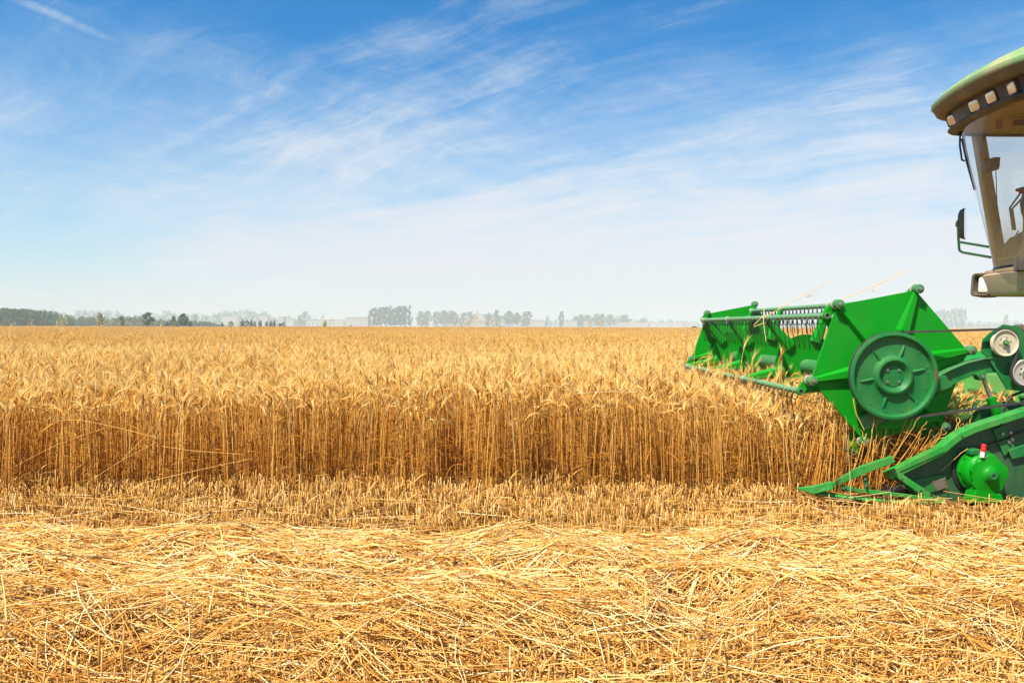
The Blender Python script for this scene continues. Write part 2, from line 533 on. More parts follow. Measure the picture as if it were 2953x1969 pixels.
# ------------------------------------------------------------------ strands: many thin tubes at once
def tubes(P, rad, n=3, seed_dir=None):
    """P (N,K,3) paths, rad (N,K) -> vertices and quads; n=2 gives flat ribbons"""
    N, K, _ = P.shape
    T = np.empty_like(P)
    T[:, 1:-1] = P[:, 2:] - P[:, :-2]
    T[:, 0] = P[:, 1] - P[:, 0]
    T[:, -1] = P[:, -1] - P[:, -2]
    T /= np.linalg.norm(T, axis=2, keepdims=True) + 1e-12
    if seed_dir is None:
        seed_dir = rng.normal(size=(N, 3))
    A = seed_dir[:, None, :] - T * np.sum(T * seed_dir[:, None, :], axis=2, keepdims=True)
    A /= np.linalg.norm(A, axis=2, keepdims=True) + 1e-12
    B = np.cross(T, A)
    if n == 2:
        V = np.stack([P + A * rad[..., None], P - A * rad[..., None]], axis=2)
    else:
        ang = 2 * np.pi * np.arange(n) / n
        V = P[:, :, None, :] + (A[:, :, None, :] * np.cos(ang)[None, None, :, None] + B[:, :, None, :] * np.sin(ang)[None, None, :, None]) * rad[:, :, None, None]
    V = V.reshape(-1, 3)
    i = (np.arange(N) * K * n)[:, None, None] + (np.arange(K - 1) * n)[None, :, None]
    if n == 2:
        q = np.stack([i + 0, i + 1, i + 3, i + 2], axis=-1).reshape(-1, 4)
    else:
        k = np.arange(n)[None, None, :]
        k2 = (k + 1) % n
        q = np.stack([i + k, i + k2, i + n + k2, i + n + k], axis=-1).reshape(-1, 4)
    return V, q

class Bag:
    """vertices, quads and tints of strands"""
    def __init__(self):
        self.V, self.Q, self.T, self.n = [], [], [], 0
    def add(self, V, Q, t):
        self.V.append(V)
        self.Q.append(Q + self.n)
        self.T.append(np.broadcast_to(np.asarray(t, dtype=float), (len(V),)).copy())
        self.n += len(V)
    def tubes(self, P, rad, n, tint):
        """tint (N,) or (N,K)"""
        V, Q = tubes(P, rad, n)
        N, K, _ = P.shape
        t = np.asarray(tint, dtype=float)
        if t.ndim == 1:
            t = np.repeat(t[:, None], K, axis=1)
        self.add(V, Q, np.repeat(t.reshape(-1), n))
    def out(self):
        return np.concatenate(self.V), np.concatenate(self.Q), np.concatenate(self.T)

def raw_mesh(name, V, Q, attrs, material, smooth=True):
    me = bpy.data.meshes.new(name)
    me.vertices.add(len(V))
    me.vertices.foreach_set('co', np.ascontiguousarray(V, dtype=np.float32).ravel())
    me.loops.add(Q.size)
    me.loops.foreach_set('vertex_index', np.ascontiguousarray(Q, dtype=np.int32).ravel())
    me.polygons.add(len(Q))
    me.polygons.foreach_set('loop_start', np.arange(len(Q), dtype=np.int32) * 4)
    me.update(calc_edges=True)
    if smooth:
        me.polygons.foreach_set('use_smooth', np.ones(len(Q), dtype=bool))
    for nm, (ty, val) in attrs.items():
        a = me.attributes.new(nm, ty, 'POINT')
        a.data.foreach_set('vector' if ty == 'FLOAT_VECTOR' else 'value', np.ascontiguousarray(val).ravel())
    me.materials.append(material)
    return me

def strand_object(name, bag, material, parent=None):
    V, Q, T = bag.out()
    c = np.zeros(3)
    me = raw_mesh(name, V, Q, {'tint': ('FLOAT', T.astype(np.float32))}, material)
    o = bpy.data.objects.new(name, me)
    COL.objects.link(o)
    if parent is not None:
        o.parent = parent
        o.matrix_parent_inverse = Matrix.Translation(-world_loc(parent))
        KIDS.setdefault(parent.name, []).append(o)
    return o

def scatter_object(name, variants, pos, rot, scl, vid, material):
    """plants instanced on points by geometry nodes; the source plants are part of the same mesh"""
    Vs, Qs, Ts, Ids, n = [], [], [], [], 0
    for k, (V, Q, T) in enumerate(variants):
        Vs.append(V); Qs.append(Q + n); Ts.append(T); Ids.append(np.full(len(V), k)); n += len(V)
    npt = len(pos)
    V = np.concatenate(Vs + [pos])
    Q = np.concatenate(Qs)
    T = np.concatenate(Ts + [np.zeros(npt)])
    I = np.concatenate(Ids + [100 + vid])
    Rv = np.concatenate([np.zeros((n, 3)), rot])
    Sv = np.concatenate([np.ones((n, 3)), scl])
    me = raw_mesh(name, V, Q, {'tint': ('FLOAT', T.astype(np.float32)), 'vid': ('INT', I.astype(np.int32)),
                               'turn': ('FLOAT_VECTOR', Rv.astype(np.float32)), 'size': ('FLOAT_VECTOR', Sv.astype(np.float32))}, material)
    o = bpy.data.objects.new(name, me)
    COL.objects.link(o)
    t = bpy.data.node_groups.new(name, 'GeometryNodeTree')
    t.interface.new_socket('Geometry', in_out='INPUT', socket_type='NodeSocketGeometry')
    t.interface.new_socket('Geometry', in_out='OUTPUT', socket_type='NodeSocketGeometry')
    gi, go = t.nodes.new('NodeGroupInput'), t.nodes.new('NodeGroupOutput')
    def attr(nm, ty):
        a = t.nodes.new('GeometryNodeInputNamedAttribute')
        a.data_type = ty
        a.inputs['Name'].default_value = nm
        return next(s for s in a.outputs if s.enabled and s.name == 'Attribute')
    ida, ra, sa = attr('vid', 'INT'), attr('turn', 'FLOAT_VECTOR'), attr('size', 'FLOAT_VECTOR')
    e2r = t.nodes.new('FunctionNodeEulerToRotation')
    t.links.new(ra, e2r.inputs[0])
    def eq(v):
        c = t.nodes.new('FunctionNodeCompare')
        c.data_type, c.operation = 'INT', 'EQUAL'
        ins = [s for s in c.inputs if s.enabled]
        t.links.new(ida, ins[0])
        ins[1].default_value = v
        return c.outputs[0]
    join = t.nodes.new('GeometryNodeJoinGeometry')
    for k in range(len(variants)):
        s1, s2 = t.nodes.new('GeometryNodeSeparateGeometry'), t.nodes.new('GeometryNodeSeparateGeometry')
        for s, v in ((s1, k), (s2, 100 + k)):
            s.domain = 'POINT'
            t.links.new(gi.outputs[0], s.inputs[0])
            t.links.new(eq(v), s.inputs[1])
        ip = t.nodes.new('GeometryNodeInstanceOnPoints')
        t.links.new(s2.outputs[0], ip.inputs['Points'])
        t.links.new(s1.outputs[0], ip.inputs['Instance'])
        t.links.new(e2r.outputs[0], ip.inputs['Rotation'])
        t.links.new(sa, ip.inputs['Scale'])
        t.links.new(ip.outputs[0], join.inputs[0])
    t.links.new(join.outputs[0], go.inputs[0])
    m = o.modifiers.new('plants', 'NODES')
    m.node_group = t
    return o

# ------------------------------------------------------------------ wheat plants
WH = 0.585           # height of a stem up to its ear

def wheat_clump(N, rx, ry, rings=7, ear_rings=9, ear_sides=5, awns=26, leaves=4, zlow=0.0, hmean=WH, leaf_w=0.0045, sr=0.0029, ears=True):
    bag = Bag()
    x0, y0 = rng.uniform(-rx, rx, N), rng.uniform(-ry, ry, N)
    h = np.clip(rng.normal(hmean - 0.01, 0.055, N), hmean - 0.17, hmean + 0.10)
    az = rng.uniform(0, 2 * np.pi, N)
    lean = np.abs(rng.normal(0, 0.055, N))
    tint = np.clip(rng.normal(0.58, 0.21, N), 0.05, 1)
    dirx, diry = np.cos(az), np.sin(az)
    # stem, straight with a slight sweep, then a neck that bows over
    bend = np.clip(rng.normal(0.62, 0.52, N), 0.05, 2.2)
    K = rings
    s = np.concatenate([np.linspace(zlow / hmean, 0.84, K - 3), [0.90, 0.96, 1.0]])
    ang = lean[:, None] * s[None] ** 1.5 + bend[:, None] * np.clip((s[None] - 0.84) / 0.16, 0, 1) ** 1.6 * 0.55
    P = np.zeros((N, K, 3))
    ds = np.diff(s, prepend=s[0])
    r = np.cumsum(np.sin(ang) * ds[None] * h[:, None], axis=1)
    z = (zlow / hmean) * h[:, None] + np.cumsum(np.cos(ang) * ds[None] * h[:, None], axis=1)
    P[..., 0] = x0[:, None] + r * dirx[:, None]
    P[..., 1] = y0[:, None] + r * diry[:, None]
    P[..., 2] = z
    wob = rng.normal(0, 0.004, (N, K, 2)) * (s[None, :, None] > 0.05)
    P[..., :2] += wob
    rad = sr * (1.08 - 0.45 * s)[None] * rng.uniform(0.8, 1.25, (N, 1))
    st = tint[:, None] - 0.34 * (1 - s[None]) ** 1.1 + 0.12 + rng.normal(0, 0.03, (N, K))  # stems darken towards the base: shade inside the stand put into the tint
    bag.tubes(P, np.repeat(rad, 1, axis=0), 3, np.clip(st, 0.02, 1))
    if ears:
        # ear: goes on along the bowed neck
        L = rng.uniform(0.056, 0.080, N)
        M = ear_rings
        u = np.linspace(0, 1, M)
        a0 = ang[:, -1]
        ea = a0[:, None] + bend[:, None] * 0.62 * u[None]
        du = np.diff(u, prepend=0)
        er = np.cumsum(np.sin(ea) * du[None] * L[:, None], axis=1)
        ez = np.cumsum(np.cos(ea) * du[None] * L[:, None], axis=1)
        E = np.zeros((N, M, 3))
        E[..., 0] = P[:, -1, 0][:, None] + er * dirx[:, None]
        E[..., 1] = P[:, -1, 1][:, None] + er * diry[:, None]
        E[..., 2] = P[:, -1, 2][:, None] + ez
        prof = np.sin(np.pi * np.clip(u * 0.86 + 0.10, 0, 1)) ** 0.6
        zig = 1 + 0.20 * np.where(np.arange(M) % 2 == 0, -1, 1)
        erad = 0.0047 * (prof * zig)[None] * rng.uniform(0.85, 1.2, (N, 1))
        erad[:, 0] *= 0.5
        erad[:, -1] *= 0.25
        et = np.clip(tint * 0.5 + rng.normal(0.50, 0.10, N) - 0.62 * (rng.random(N) < 0.13), 0.03, 1)  # a share of ears browned, putting their shaded sides into the tint
        et2 = np.clip(et[:, None] + 0.10 * np.where(np.arange(M) % 2 == 0, -1, 1)[None], 0, 1)
        bag.tubes(E, erad, ear_sides, et2)
        if awns:
            k = awns
            ui = np.clip((np.arange(k) + 0.5) / k * 0.9 + 0.06, 0, 1)
            idx = np.clip((ui * (M - 1)).astype(int), 0, M - 2)
            base = E[:, idx]
            T = E[:, idx + 1] - E[:, idx]
            T /= np.linalg.norm(T, axis=2, keepdims=True) + 1e-9
            rd = rng.normal(size=(N, k, 3))
            rd -= T * np.sum(T * rd, axis=2, keepdims=True)
            rd /= np.linalg.norm(rd, axis=2, keepdims=True)
            al = rng.uniform(0.042, 0.075, (N, k, 1))
            spread = rng.uniform(0.16, 0.42, (N, k, 1))
            tip = base + (T + rd * spread) * al
            mid = base + (T + rd * spread * 0.75) * al * 0.5
            A = np.stack([base, mid, tip], axis=2).reshape(-1, 3, 3)
            ar = np.tile(np.array([0.00062, 0.00050, 0.00012]), (N * k, 1))
            bag.tubes(A, ar, 2, np.repeat(np.clip(et + 0.16, 0, 1), k))
    for j in range(leaves):
        keep = np.where(rng.random(N) < (0.8 if j else 0.55))[0]
        if not len(keep):
            continue
        n = len(keep)
        hz = rng.uniform(0.06, 0.62, n) if j else rng.uniform(0.62, 0.8, n)
        f = np.clip(hz, zlow / hmean + 0.02, 0.8)
        pos = np.stack([np.interp(f[i], s, P[k, :, 0]) for i, k in enumerate(keep)]), np.stack([np.interp(f[i], s, P[k, :, 1]) for i, k in enumerate(keep)]), np.stack([np.interp(f[i], s, P[k, :, 2]) for i, k in enumerate(keep)])
        la = rng.uniform(0, 2 * np.pi, n)
        ll = rng.uniform(0.07, 0.19, n)
        q = np.linspace(0, 1, 6)
        th0 = rng.uniform(0.2, 1.2, n)
        th1 = th0 + rng.uniform(0.8, 2.6, n)
        th = th0[:, None] + (th1 - th0)[:, None] * q[None]
        dq = np.diff(q, prepend=0)
        lr = np.cumsum(np.sin(th) * dq[None] * ll[:, None], axis=1)
        lz = np.cumsum(np.cos(th) * dq[None] * ll[:, None], axis=1)
        curl = rng.normal(0, 1.0, n)
        LA = la[:, None] + curl[:, None] * q[None]
        LP = np.stack([pos[0][:, None] + lr * np.cos(LA), pos[1][:, None] + lr * np.sin(LA), np.maximum(pos[2][:, None] + lz, 0.01)], axis=2)
        lrad = (leaf_w * 0.5) * np.sin(np.pi * (0.18 + 0.8 * q))[None] * rng.uniform(0.6, 1.3, (n, 1))
        bag.tubes(LP, lrad, 2, np.clip(rng.normal(0.20, 0.14, n), 0.0, 0.8))
    return bag.out()

near_v = [wheat_clump(15, 0.10, 0.10) for _ in range(12)]
mid_v = [wheat_clump(300, 0.55, 0.55, rings=6, ear_rings=6, ear_sides=4, awns=7, leaves=1, zlow=0.12) for _ in range(5)]
tall_v = [wheat_clump(2, 0.05, 0.05, hmean=0.58) for _ in range(4)]
stem_v = [wheat_clump(16, 0.10, 0.10, leaves=4, ears=False) for _ in range(4)]
far_v = [wheat_clump(1500, 1.6, 1.6, rings=5, ear_rings=5, ear_sides=3, awns=3, leaves=0, zlow=0.30, sr=0.003) for _ in range(3)]

WALL = 4.80          # front face of the uncut wheat
KNIFE = 2.36         # the harvester has cut everything right of this, between its two dividers
FAR_SIDE = 8.32

def sstep(v, a, b):
    t = np.clip((v - a) / (b - a), 0, 1)
    return t * t * (3 - 2 * t)

def jitter_grid(x0, x1, y0, y1, st):
    gx, gy = np.meshgrid(np.arange(x0, x1, st), np.arange(y0, y1, st))
    p = np.stack([gx.ravel(), gy.ravel()], axis=1)
    return p + rng.uniform(-0.5, 0.5, p.shape) * st

def in_view(p, margin):
    return np.abs(p[:, 0]) < 0.66 * p[:, 1] + margin

def field():
    pos, rot, scl, vid = [], [], [], []
    def put(p, base, nv, tilt, smin, smax):
        n = len(p)
        pos.append(np.column_stack([p, np.zeros(n)]))
        rot.append(np.column_stack([rng.normal(0, tilt, n), rng.normal(0, tilt, n), rng.uniform(0, 2 * np.pi, n)]))
        s = rng.uniform(smin, smax, n)
        # slow swells in height across the field
        sw = 1 + 0.045 * np.sin(p[:, 0] * 0.9 + 1.3 * np.sin(p[:, 1] * 0.4)) + 0.03 * np.sin(p[:, 1] * 1.1 + p[:, 0] * 0.3)
        low = 1 - (0.15 + 0.05 * (p[:, 1] > 6.3)) * sstep(p[:, 0], 1.05, 1.7) * (p[:, 1] < FAR_SIDE) - 0.20 * sstep(p[:, 0], 1.75, 2.0) * (p[:, 1] < FAR_SIDE)
        low = low * (1 + 0.24 * ((p[:, 1] > 99) & (p[:, 0] > -38)))
        scl.append(np.column_stack([np.ones(n), np.ones(n), s * sw * low]))
        vid.append(base + rng.integers(0, nv, n))
    p = jitter_grid(-13, 13, WALL + 0.06, 13.2, 0.190)
    p[:, 1] += 0.05 * np.sin(p[:, 0] * 2.3) * (p[:, 1] < WALL + 0.5)
    cut = (p[:, 0] > KNIFE) & (p[:, 1] < FAR_SIDE)
    p = p[in_view(p, 1.8) & ~cut]
    # leave room for the wheel side of the reel and the divider
    room = (p[:, 0] > 1.74) & (p[:, 1] < 5.07)
    put(p[~room], 0, 12, 0.045, 0.94, 1.06)
    p = jitter_grid(-36, 36, 13.2, 46, 0.96)
    put(p[in_view(p, 3)], 12, 5, 0.02, 0.95, 1.05)
    p = jitter_grid(-170, 170, 47, 238, 2.75)
    lane = (p[:, 1] > 92) & (p[:, 1] < 99) & (np.abs(p[:, 0] - 4) < 46)
    p = p[in_view(p, 8) & ~lane]
    put(p, 17, 3, 0.008, 0.95, 1.05)
    # taller stalks that the reel is lifting, in front of and between its bars
    for x, y, z in ((1.52, 5.25, 1.28), (1.62, 5.7, 1.30), (1.70, 6.3, 1.33), (1.60, 6.9, 1.30), (1.86, 5.5, 1.30), (1.95, 6.6, 1.36), (1.45, 5.9, 1.22), (1.80, 7.2, 1.36), (1.90, 5.3, 1.24),
                    (1.75, 5.2, 1.20), (1.66, 5.45, 1.18), (1.58, 6.1, 1.24), (1.72, 7.7, 1.3), (1.97, 5.9, 1.34), (1.55, 7.4, 1.24), (1.40, 5.1, 1.16), (1.0, 5.6, 1.16), (0.3, 6.2, 1.15), (-1.1, 5.9, 1.14), (-2.4, 6.6, 1.15), (-0.4, 7.9, 1.15)):
        pos.append(np.array([[x, y, 0.0]]))
        rot.append(np.array([[rng.normal(0, 0.05), rng.normal(0.05, 0.06), rng.uniform(0, 6.28)]]))
        scl.append(np.array([[1.0, 1.0, z]]))
        vid.append(np.array([20 + rng.integers(0, 4)]))
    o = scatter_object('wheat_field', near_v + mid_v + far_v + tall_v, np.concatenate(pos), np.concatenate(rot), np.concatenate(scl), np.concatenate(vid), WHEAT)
    tag(o, 'dense golden field of standing ripe wheat reaching to the far trees', 'wheat', None, 'stuff')
field()

def cut_wheat():
    """stalks bent over the knife, leaning towards the platform"""
    p = jitter_grid(KNIFE - 0.35, KNIFE + 0.62, 5.14, FAR_SIDE - 0.12, 0.125)
    lowp = jitter_grid(KNIFE - 0.45, KNIFE + 0.34, 4.90, 5.14, 0.11)
    nl = len(lowp)
    p = np.concatenate([p, lowp])
    n = len(p)
    k = np.clip((p[:, 0] - KNIFE + 0.35) / 0.97, 0, 1)
    lean = 0.12 + 0.80 * k + rng.normal(0, 0.16, n)
    rx = rng.normal(-0.04, 0.13, n)
    rx[-nl:] = rng.normal(-0.10, 0.05, nl)
    rot = np.column_stack([rx, lean, rng.normal(0, 0.5, n)])
    pos = np.column_stack([p, 0.02 + 0.10 * k])
    hs = rng.uniform(0.85, 1.0, n)
    hs[-nl:] = rng.uniform(0.60, 0.82, nl)
    scl = np.column_stack([np.ones(n), np.ones(n), hs])
    vid = rng.integers(0, 8, n)
    vid[-nl:] = 8 + rng.integers(0, 4, nl)
    o = scatter_object('cut_wheat', near_v[:8] + stem_v, pos, rot, scl, vid, WHEAT)
    tag(o, 'leaning wheat stalks being drawn in behind the green reel', 'wheat', None, 'stuff')
cut_wheat()

# ------------------------------------------------------------------ stubble and straw
class Bumps:
    """smooth random height field"""
    def __init__(self, n, f0, f1, seed):
        r = np.random.default_rng(seed)
        self.k = r.normal(size=(n, 2))
        self.k /= np.linalg.norm(self.k, axis=1, keepdims=True)
        self.k *= np.exp(r.uniform(np.log(f0), np.log(f1), n))[:, None]
        self.k[:, 0] *= 0.55
        self.p = r.uniform(0, 6.283, n)
        self.a = 1 / np.linalg.norm(self.k, axis=1) ** 0.5
        self.a /= np.sqrt(np.sum(self.a ** 2) / 2)
    def __call__(self, x, y):
        return np.sum(self.a * np.sin(x[..., None] * self.k[:, 0] + y[..., None] * self.k[:, 1] + self.p), axis=-1)
BA, BB, BP = Bumps(24, 2.0, 9.0, 3), Bumps(30, 9, 30, 4), Bumps(24, 5, 16, 8)

def pile(x, y):
    """surface of the straw swath over the stubble"""
    edge = 3.72 + 0.025 * np.sin(x * 2.1) + 0.03 * np.sin(x * 5.3 + 1)
    near = 2.30 + 0.12 * np.sin(x * 1.6 + 0.7) + 0.07 * np.sin(x * 4.7)
    m = sstep(y, edge + 0.09, edge - 0.20) * sstep(y, near - 0.18, near + 0.22)
    pit = sstep(BP(x, y) + 0.5 * BB(x, y), 1.15, 1.75) * sstep(y, 4.0, 3.0)
    return m * (1 - 0.75 * pit), m * np.clip(0.108 + 0.009 * BA(x, y) + 0.018 * BB(x, y) - 0.085 * pit, 0.012, 0.26)

def stubble_clump(N, rx, ry, hm):
    bag = Bag()
    x0, y0 = rng.uniform(-rx, rx, N), rng.uniform(-ry, ry, N)
    h = np.clip(rng.normal(hm, hm * 0.26, N), hm * 0.4, hm * 1.7)
    az, ln = rng.uniform(0, 6.283, N), np.abs(rng.normal(0, 0.24, N))
    s = np.array([0, 0.5, 0.985, 1.0])
    P = np.zeros((N, 4, 3))
    P[..., 0] = x0[:, None] + np.cos(az)[:, None] * np.sin(ln)[:, None] * h[:, None] * s
    P[..., 1] = y0[:, None] + np.sin(az)[:, None] * np.sin(ln)[:, None] * h[:, None] * s
    P[..., 2] = np.cos(ln)[:, None] * h[:, None] * s
    rad = np.array([1.0, 1.0, 0.95, 0.05])[None] * rng.uniform(0.0018, 0.0034, (N, 1))
    t = np.clip(rng.normal(0.42, 0.26, N), 0.05, 1)
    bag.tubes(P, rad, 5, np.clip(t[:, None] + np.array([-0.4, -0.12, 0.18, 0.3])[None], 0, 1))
    # dry leaf sheaths curling off the stubs
    n = N // 2
    i = rng.integers(0, N, n)
    q = np.linspace(0, 1, 5)
    la, ll = rng.uniform(0, 6.283, n), rng.uniform(0.03, 0.10, n)
    th = rng.uniform(0.2, 1.4, n)[:, None] + rng.uniform(0.3, 2.2, n)[:, None] * q[None]
    dq = np.diff(q, prepend=0)
    lr = np.cumsum(np.sin(th) * dq * ll[:, None], axis=1)
    lz = np.cumsum(np.cos(th) * dq * ll[:, None], axis=1)
    LP = np.stack([x0[i][:, None] + lr * np.cos(la)[:, None], y0[i][:, None] + lr * np.sin(la)[:, None], np.maximum(h[i][:, None] * rng.uniform(0.2, 0.9, (n, 1)) + lz, 0.004)], axis=2)
    bag.tubes(LP, np.sin(np.pi * (0.2 + 0.75 * q))[None] * rng.uniform(0.0015, 0.0035, (n, 1)), 2, np.clip(rng.normal(0.34, 0.16, n), 0, 1))
    return bag.out()

def stubble():
    vs = [stubble_clump(23, 0.10, 0.06, 0.090) for _ in range(8)]
    ps = []
    # drilled rows run along the field edge
    for y in np.arange(2.02, WALL + 0.12, 0.125):
        x = np.arange(-0.70 * y - 1.9, 0.70 * y + 1.9, 0.12)
        ps.append(np.column_stack([x + rng.uniform(-0.05, 0.05, len(x)), y + rng.normal(0, 0.022, len(x))]))
    # and the strip already cut by this pass, right of the knife
    for y in np.arange(WALL + 0.12, FAR_SIDE, 0.125):
        x = np.arange(KNIFE + 0.35, 0.70 * y + 1.9, 0.12)
        ps.append(np.column_stack([x + rng.uniform(-0.05, 0.05, len(x)), y + rng.normal(0, 0.022, len(x))]))
    p = np.concatenate(ps)
    heap = (p[:, 1] > 2.36 + 0.10 * np.sin(p[:, 0] * 1.6 + 0.7)) & (p[:, 1] < 3.64)
    under = heap | (p[:, 0] > 1.62) & (p[:, 1] > 4.30) & (p[:, 1] < WALL + 0.6)
    p = p[(rng.random(len(p)) < 0.93) & ~under]
    n = len(p)
    rot = np.column_stack([rng.normal(0, 0.07, n), rng.normal(0, 0.07, n), rng.choice([0, np.pi], n) + rng.normal(0, 0.2, n)])
    sw = 1 + 0.16 * np.sin(p[:, 0] * 1.7 + p[:, 1] * 2) + 0.12 * np.sin(p[:, 0] * 4.1)
    scl = np.column_stack([np.ones(n), np.ones(n), rng.uniform(0.85, 1.15, n) * sw])
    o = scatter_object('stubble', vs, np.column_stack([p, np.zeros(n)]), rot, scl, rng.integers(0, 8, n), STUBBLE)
    tag(o, 'rows of short cut wheat stubble in front of the standing wheat', 'stubble', None, 'stuff')
stubble()

def straw():
    bag = Bag()
    def lay(N, y0, y1, lmin, lmax, flat, wid, spread, zoff, use_mask=True, tmean=0.6, prob=None):
        y = rng.uniform(y0, y1, N)
        x = rng.uniform(-1, 1, N) * (0.68 * y + 1.3)
        m, h = pile(x, y)
        if use_mask:
            k = rng.random(N) < m * (0.35 + 0.65 * sstep(BA(x, y), -1.3, 0.0)) + 0.05
            x, y = x[k], y[k]
        N = len(x)
        L = np.exp(rng.uniform(np.log(lmin), np.log(lmax), N))
        swirl = 0.30 * np.sin(x * 1.3 + y * 2.2) + 0.45 * np.sin(x * 5.1 - y * 3.7 + 2) + 0.3 * np.sin(x * 9 + y * 7)
        a = np.where(rng.random(N) < 0.66, rng.normal(0, spread, N) + swirl * 0.55, rng.uniform(0, np.pi, N))
        q = np.linspace(-0.5, 0.5, 4)
        bow = rng.normal(0, 0.05, N) * L
        px = x[:, None] + np.cos(a)[:, None] * q * L[:, None] - np.sin(a)[:, None] * bow[:, None] * (1 - 4 * q ** 2)
        py = y[:, None] + np.sin(a)[:, None] * q * L[:, None] + np.cos(a)[:, None] * bow[:, None] * (1 - 4 * q ** 2)
        _, hz = pile(px, py)
        hm = hz.mean(axis=1, keepdims=True)
        # straws bridge the hollows: keep most of the straight line
        slope = (hz[:, -1] - hz[:, 0])[:, None]
        z = hm + slope * q * 0.9 + 0.25 * (hz - hm)
        off = rng.uniform(zoff[0], zoff[1], N)[:, None]
        tilt = rng.normal(0, 0.10, N)[:, None] * q * L[:, None]
        z = np.maximum(z + off + tilt + np.abs(rng.normal(0, 0.006, N))[:, None], 0.004)
        P = np.stack([px, py, z], axis=2)
        w = rng.uniform(wid[0], wid[1], (N, 1))
        rad = np.repeat(w, 4, axis=1)
        t = np.clip(rng.normal(tmean, 0.26, N), 0.02, 1)
        bag.tubes(P, rad, 2 if flat else 3, t)
    lay(48000, 2.1, 4.0, 0.08, 0.36, False, (0.0011, 0.0022), 0.42, (-0.05, 0.004), tmean=0.54)
    lay(26000, 2.1, 4.0, 0.10, 0.36, False, (0.0011, 0.0023), 0.42, (-0.004, 0.022), tmean=0.68)
    lay(12000, 2.1, 4.0, 0.06, 0.28, True, (0.0018, 0.0036), 0.5, (-0.004, 0.022), tmean=0.60)
    lay(450, 2.1, 4.0, 0.4, 0.7, False, (0.0012, 0.0022), 0.42, (0.0, 0.024), tmean=0.74)
    lay(60000, 2.1, 4.0, 0.03, 0.14, False, (0.0010, 0.0021), 0.9, (-0.045, 0.012), tmean=0.58)
    lay(30000, 2.1, 4.0, 0.04, 0.18, True, (0.0012, 0.0038), 0.6, (-0.03, 0.014), tmean=0.48)
    # thin cover over the stubble nearest the camera, and between the rows at the field edge
    lay(2600, 2.0, 2.6, 0.10, 0.38, False, (0.0011, 0.0024), 0.5, (0.02, 0.10), False, 0.62)
    lay(9000, 2.0, 2.8, 0.05, 0.22, False, (0.0010, 0.0020), 0.9, (0.002, 0.05), False, 0.45)
    lay(3500, 3.8, WALL + 0.2, 0.05, 0.22, False, (0.0010, 0.0020), 0.8, (0.002, 0.04), False, 0.40)
    lay(700, 3.60, 4.0, 0.06, 0.26, False, (0.0011, 0.0022), 0.5, (0.03, 0.085), False, 0.58)
    lay(300, 3.85, WALL - 0.4, 0.12, 0.4, False, (0.0012, 0.0022), 0.45, (0.05, 0.11), False, 0.62)
    o = strand_object('straw', bag, STRAW)
    tag(o, 'thick loose swath of pale golden straw lying across the foreground', 'straw', None, 'stuff')
straw()

# ------------------------------------------------------------------ single stalks that stand out
def stalk(name, label, group, pts, r=0.0015, tint=0.62, ear=False, leaf=None, cat='stalk'):
    root = empty(name, pts[0])
    b = Bag()
    pts = np.array([tuple(p) for p in pts])
    # rounder path
    t = np.linspace(0, len(pts) - 1, 4 * (len(pts) - 1) + 1)
    q = np.stack([np.interp(t, np.arange(len(pts)), pts[:, i]) for i in range(3)], axis=1)
    for _ in range(2):
        q[1:-1] = 0.5 * q[1:-1] + 0.25 * (q[:-2] + q[2:])
    b.tubes(q[None], np.linspace(r * 1.1, r * 0.75, len(q))[None], 5, np.array([tint]))
    strand_object('stem', b, STRAW, root)
    if leaf is not None:
        b = Bag()
        lq = np.array([tuple(p) for p in leaf])
        tt = np.linspace(0, len(lq) - 1, 5 * (len(lq) - 1) + 1)
        l2 = np.stack([np.interp(tt, np.arange(len(lq)), lq[:, i]) for i in range(3)], axis=1)
        for _ in range(3):
            l2[1:-1] = 0.5 * l2[1:-1] + 0.25 * (l2[:-2] + l2[2:])
        b.tubes(l2[None], np.full((1, len(l2)), 0.0028) * np.linspace(1, 0.3, len(l2)), 2, np.array([0.5]))
        strand_object('leaf', b, STRAW, root)
    if ear:
        b = Bag()
        d = q[-1] - q[-2]
        d /= np.linalg.norm(d)
        u = np.linspace(0, 1, 9)
        E = q[-1] + d * (u * 0.075)[:, None] + np.array([0, 0, -0.02]) * (u ** 2)[:, None]
        b.tubes(E[None], (0.0056 * np.sin(np.pi * (0.12 + 0.82 * u)) ** 0.6 * (1 + 0.2 * np.where(np.arange(9) % 2, 1, -1)))[None], 5, np.array([tint - 0.1]))
        k = 16
        base = E[np.linspace(1, 7, k).astype(int)]
        tip = base + d * 0.05 + rng.normal(0, 0.014, (k, 3))
        b.tubes(np.stack([base, 0.5 * (base + tip), tip], axis=1), np.tile([0.0006, 0.0004, 0.0001], (k, 1)), 2, np.full(k, tint))
        strand_object('ear', b, WHEAT, root)
    return tag(root, label, cat, group)

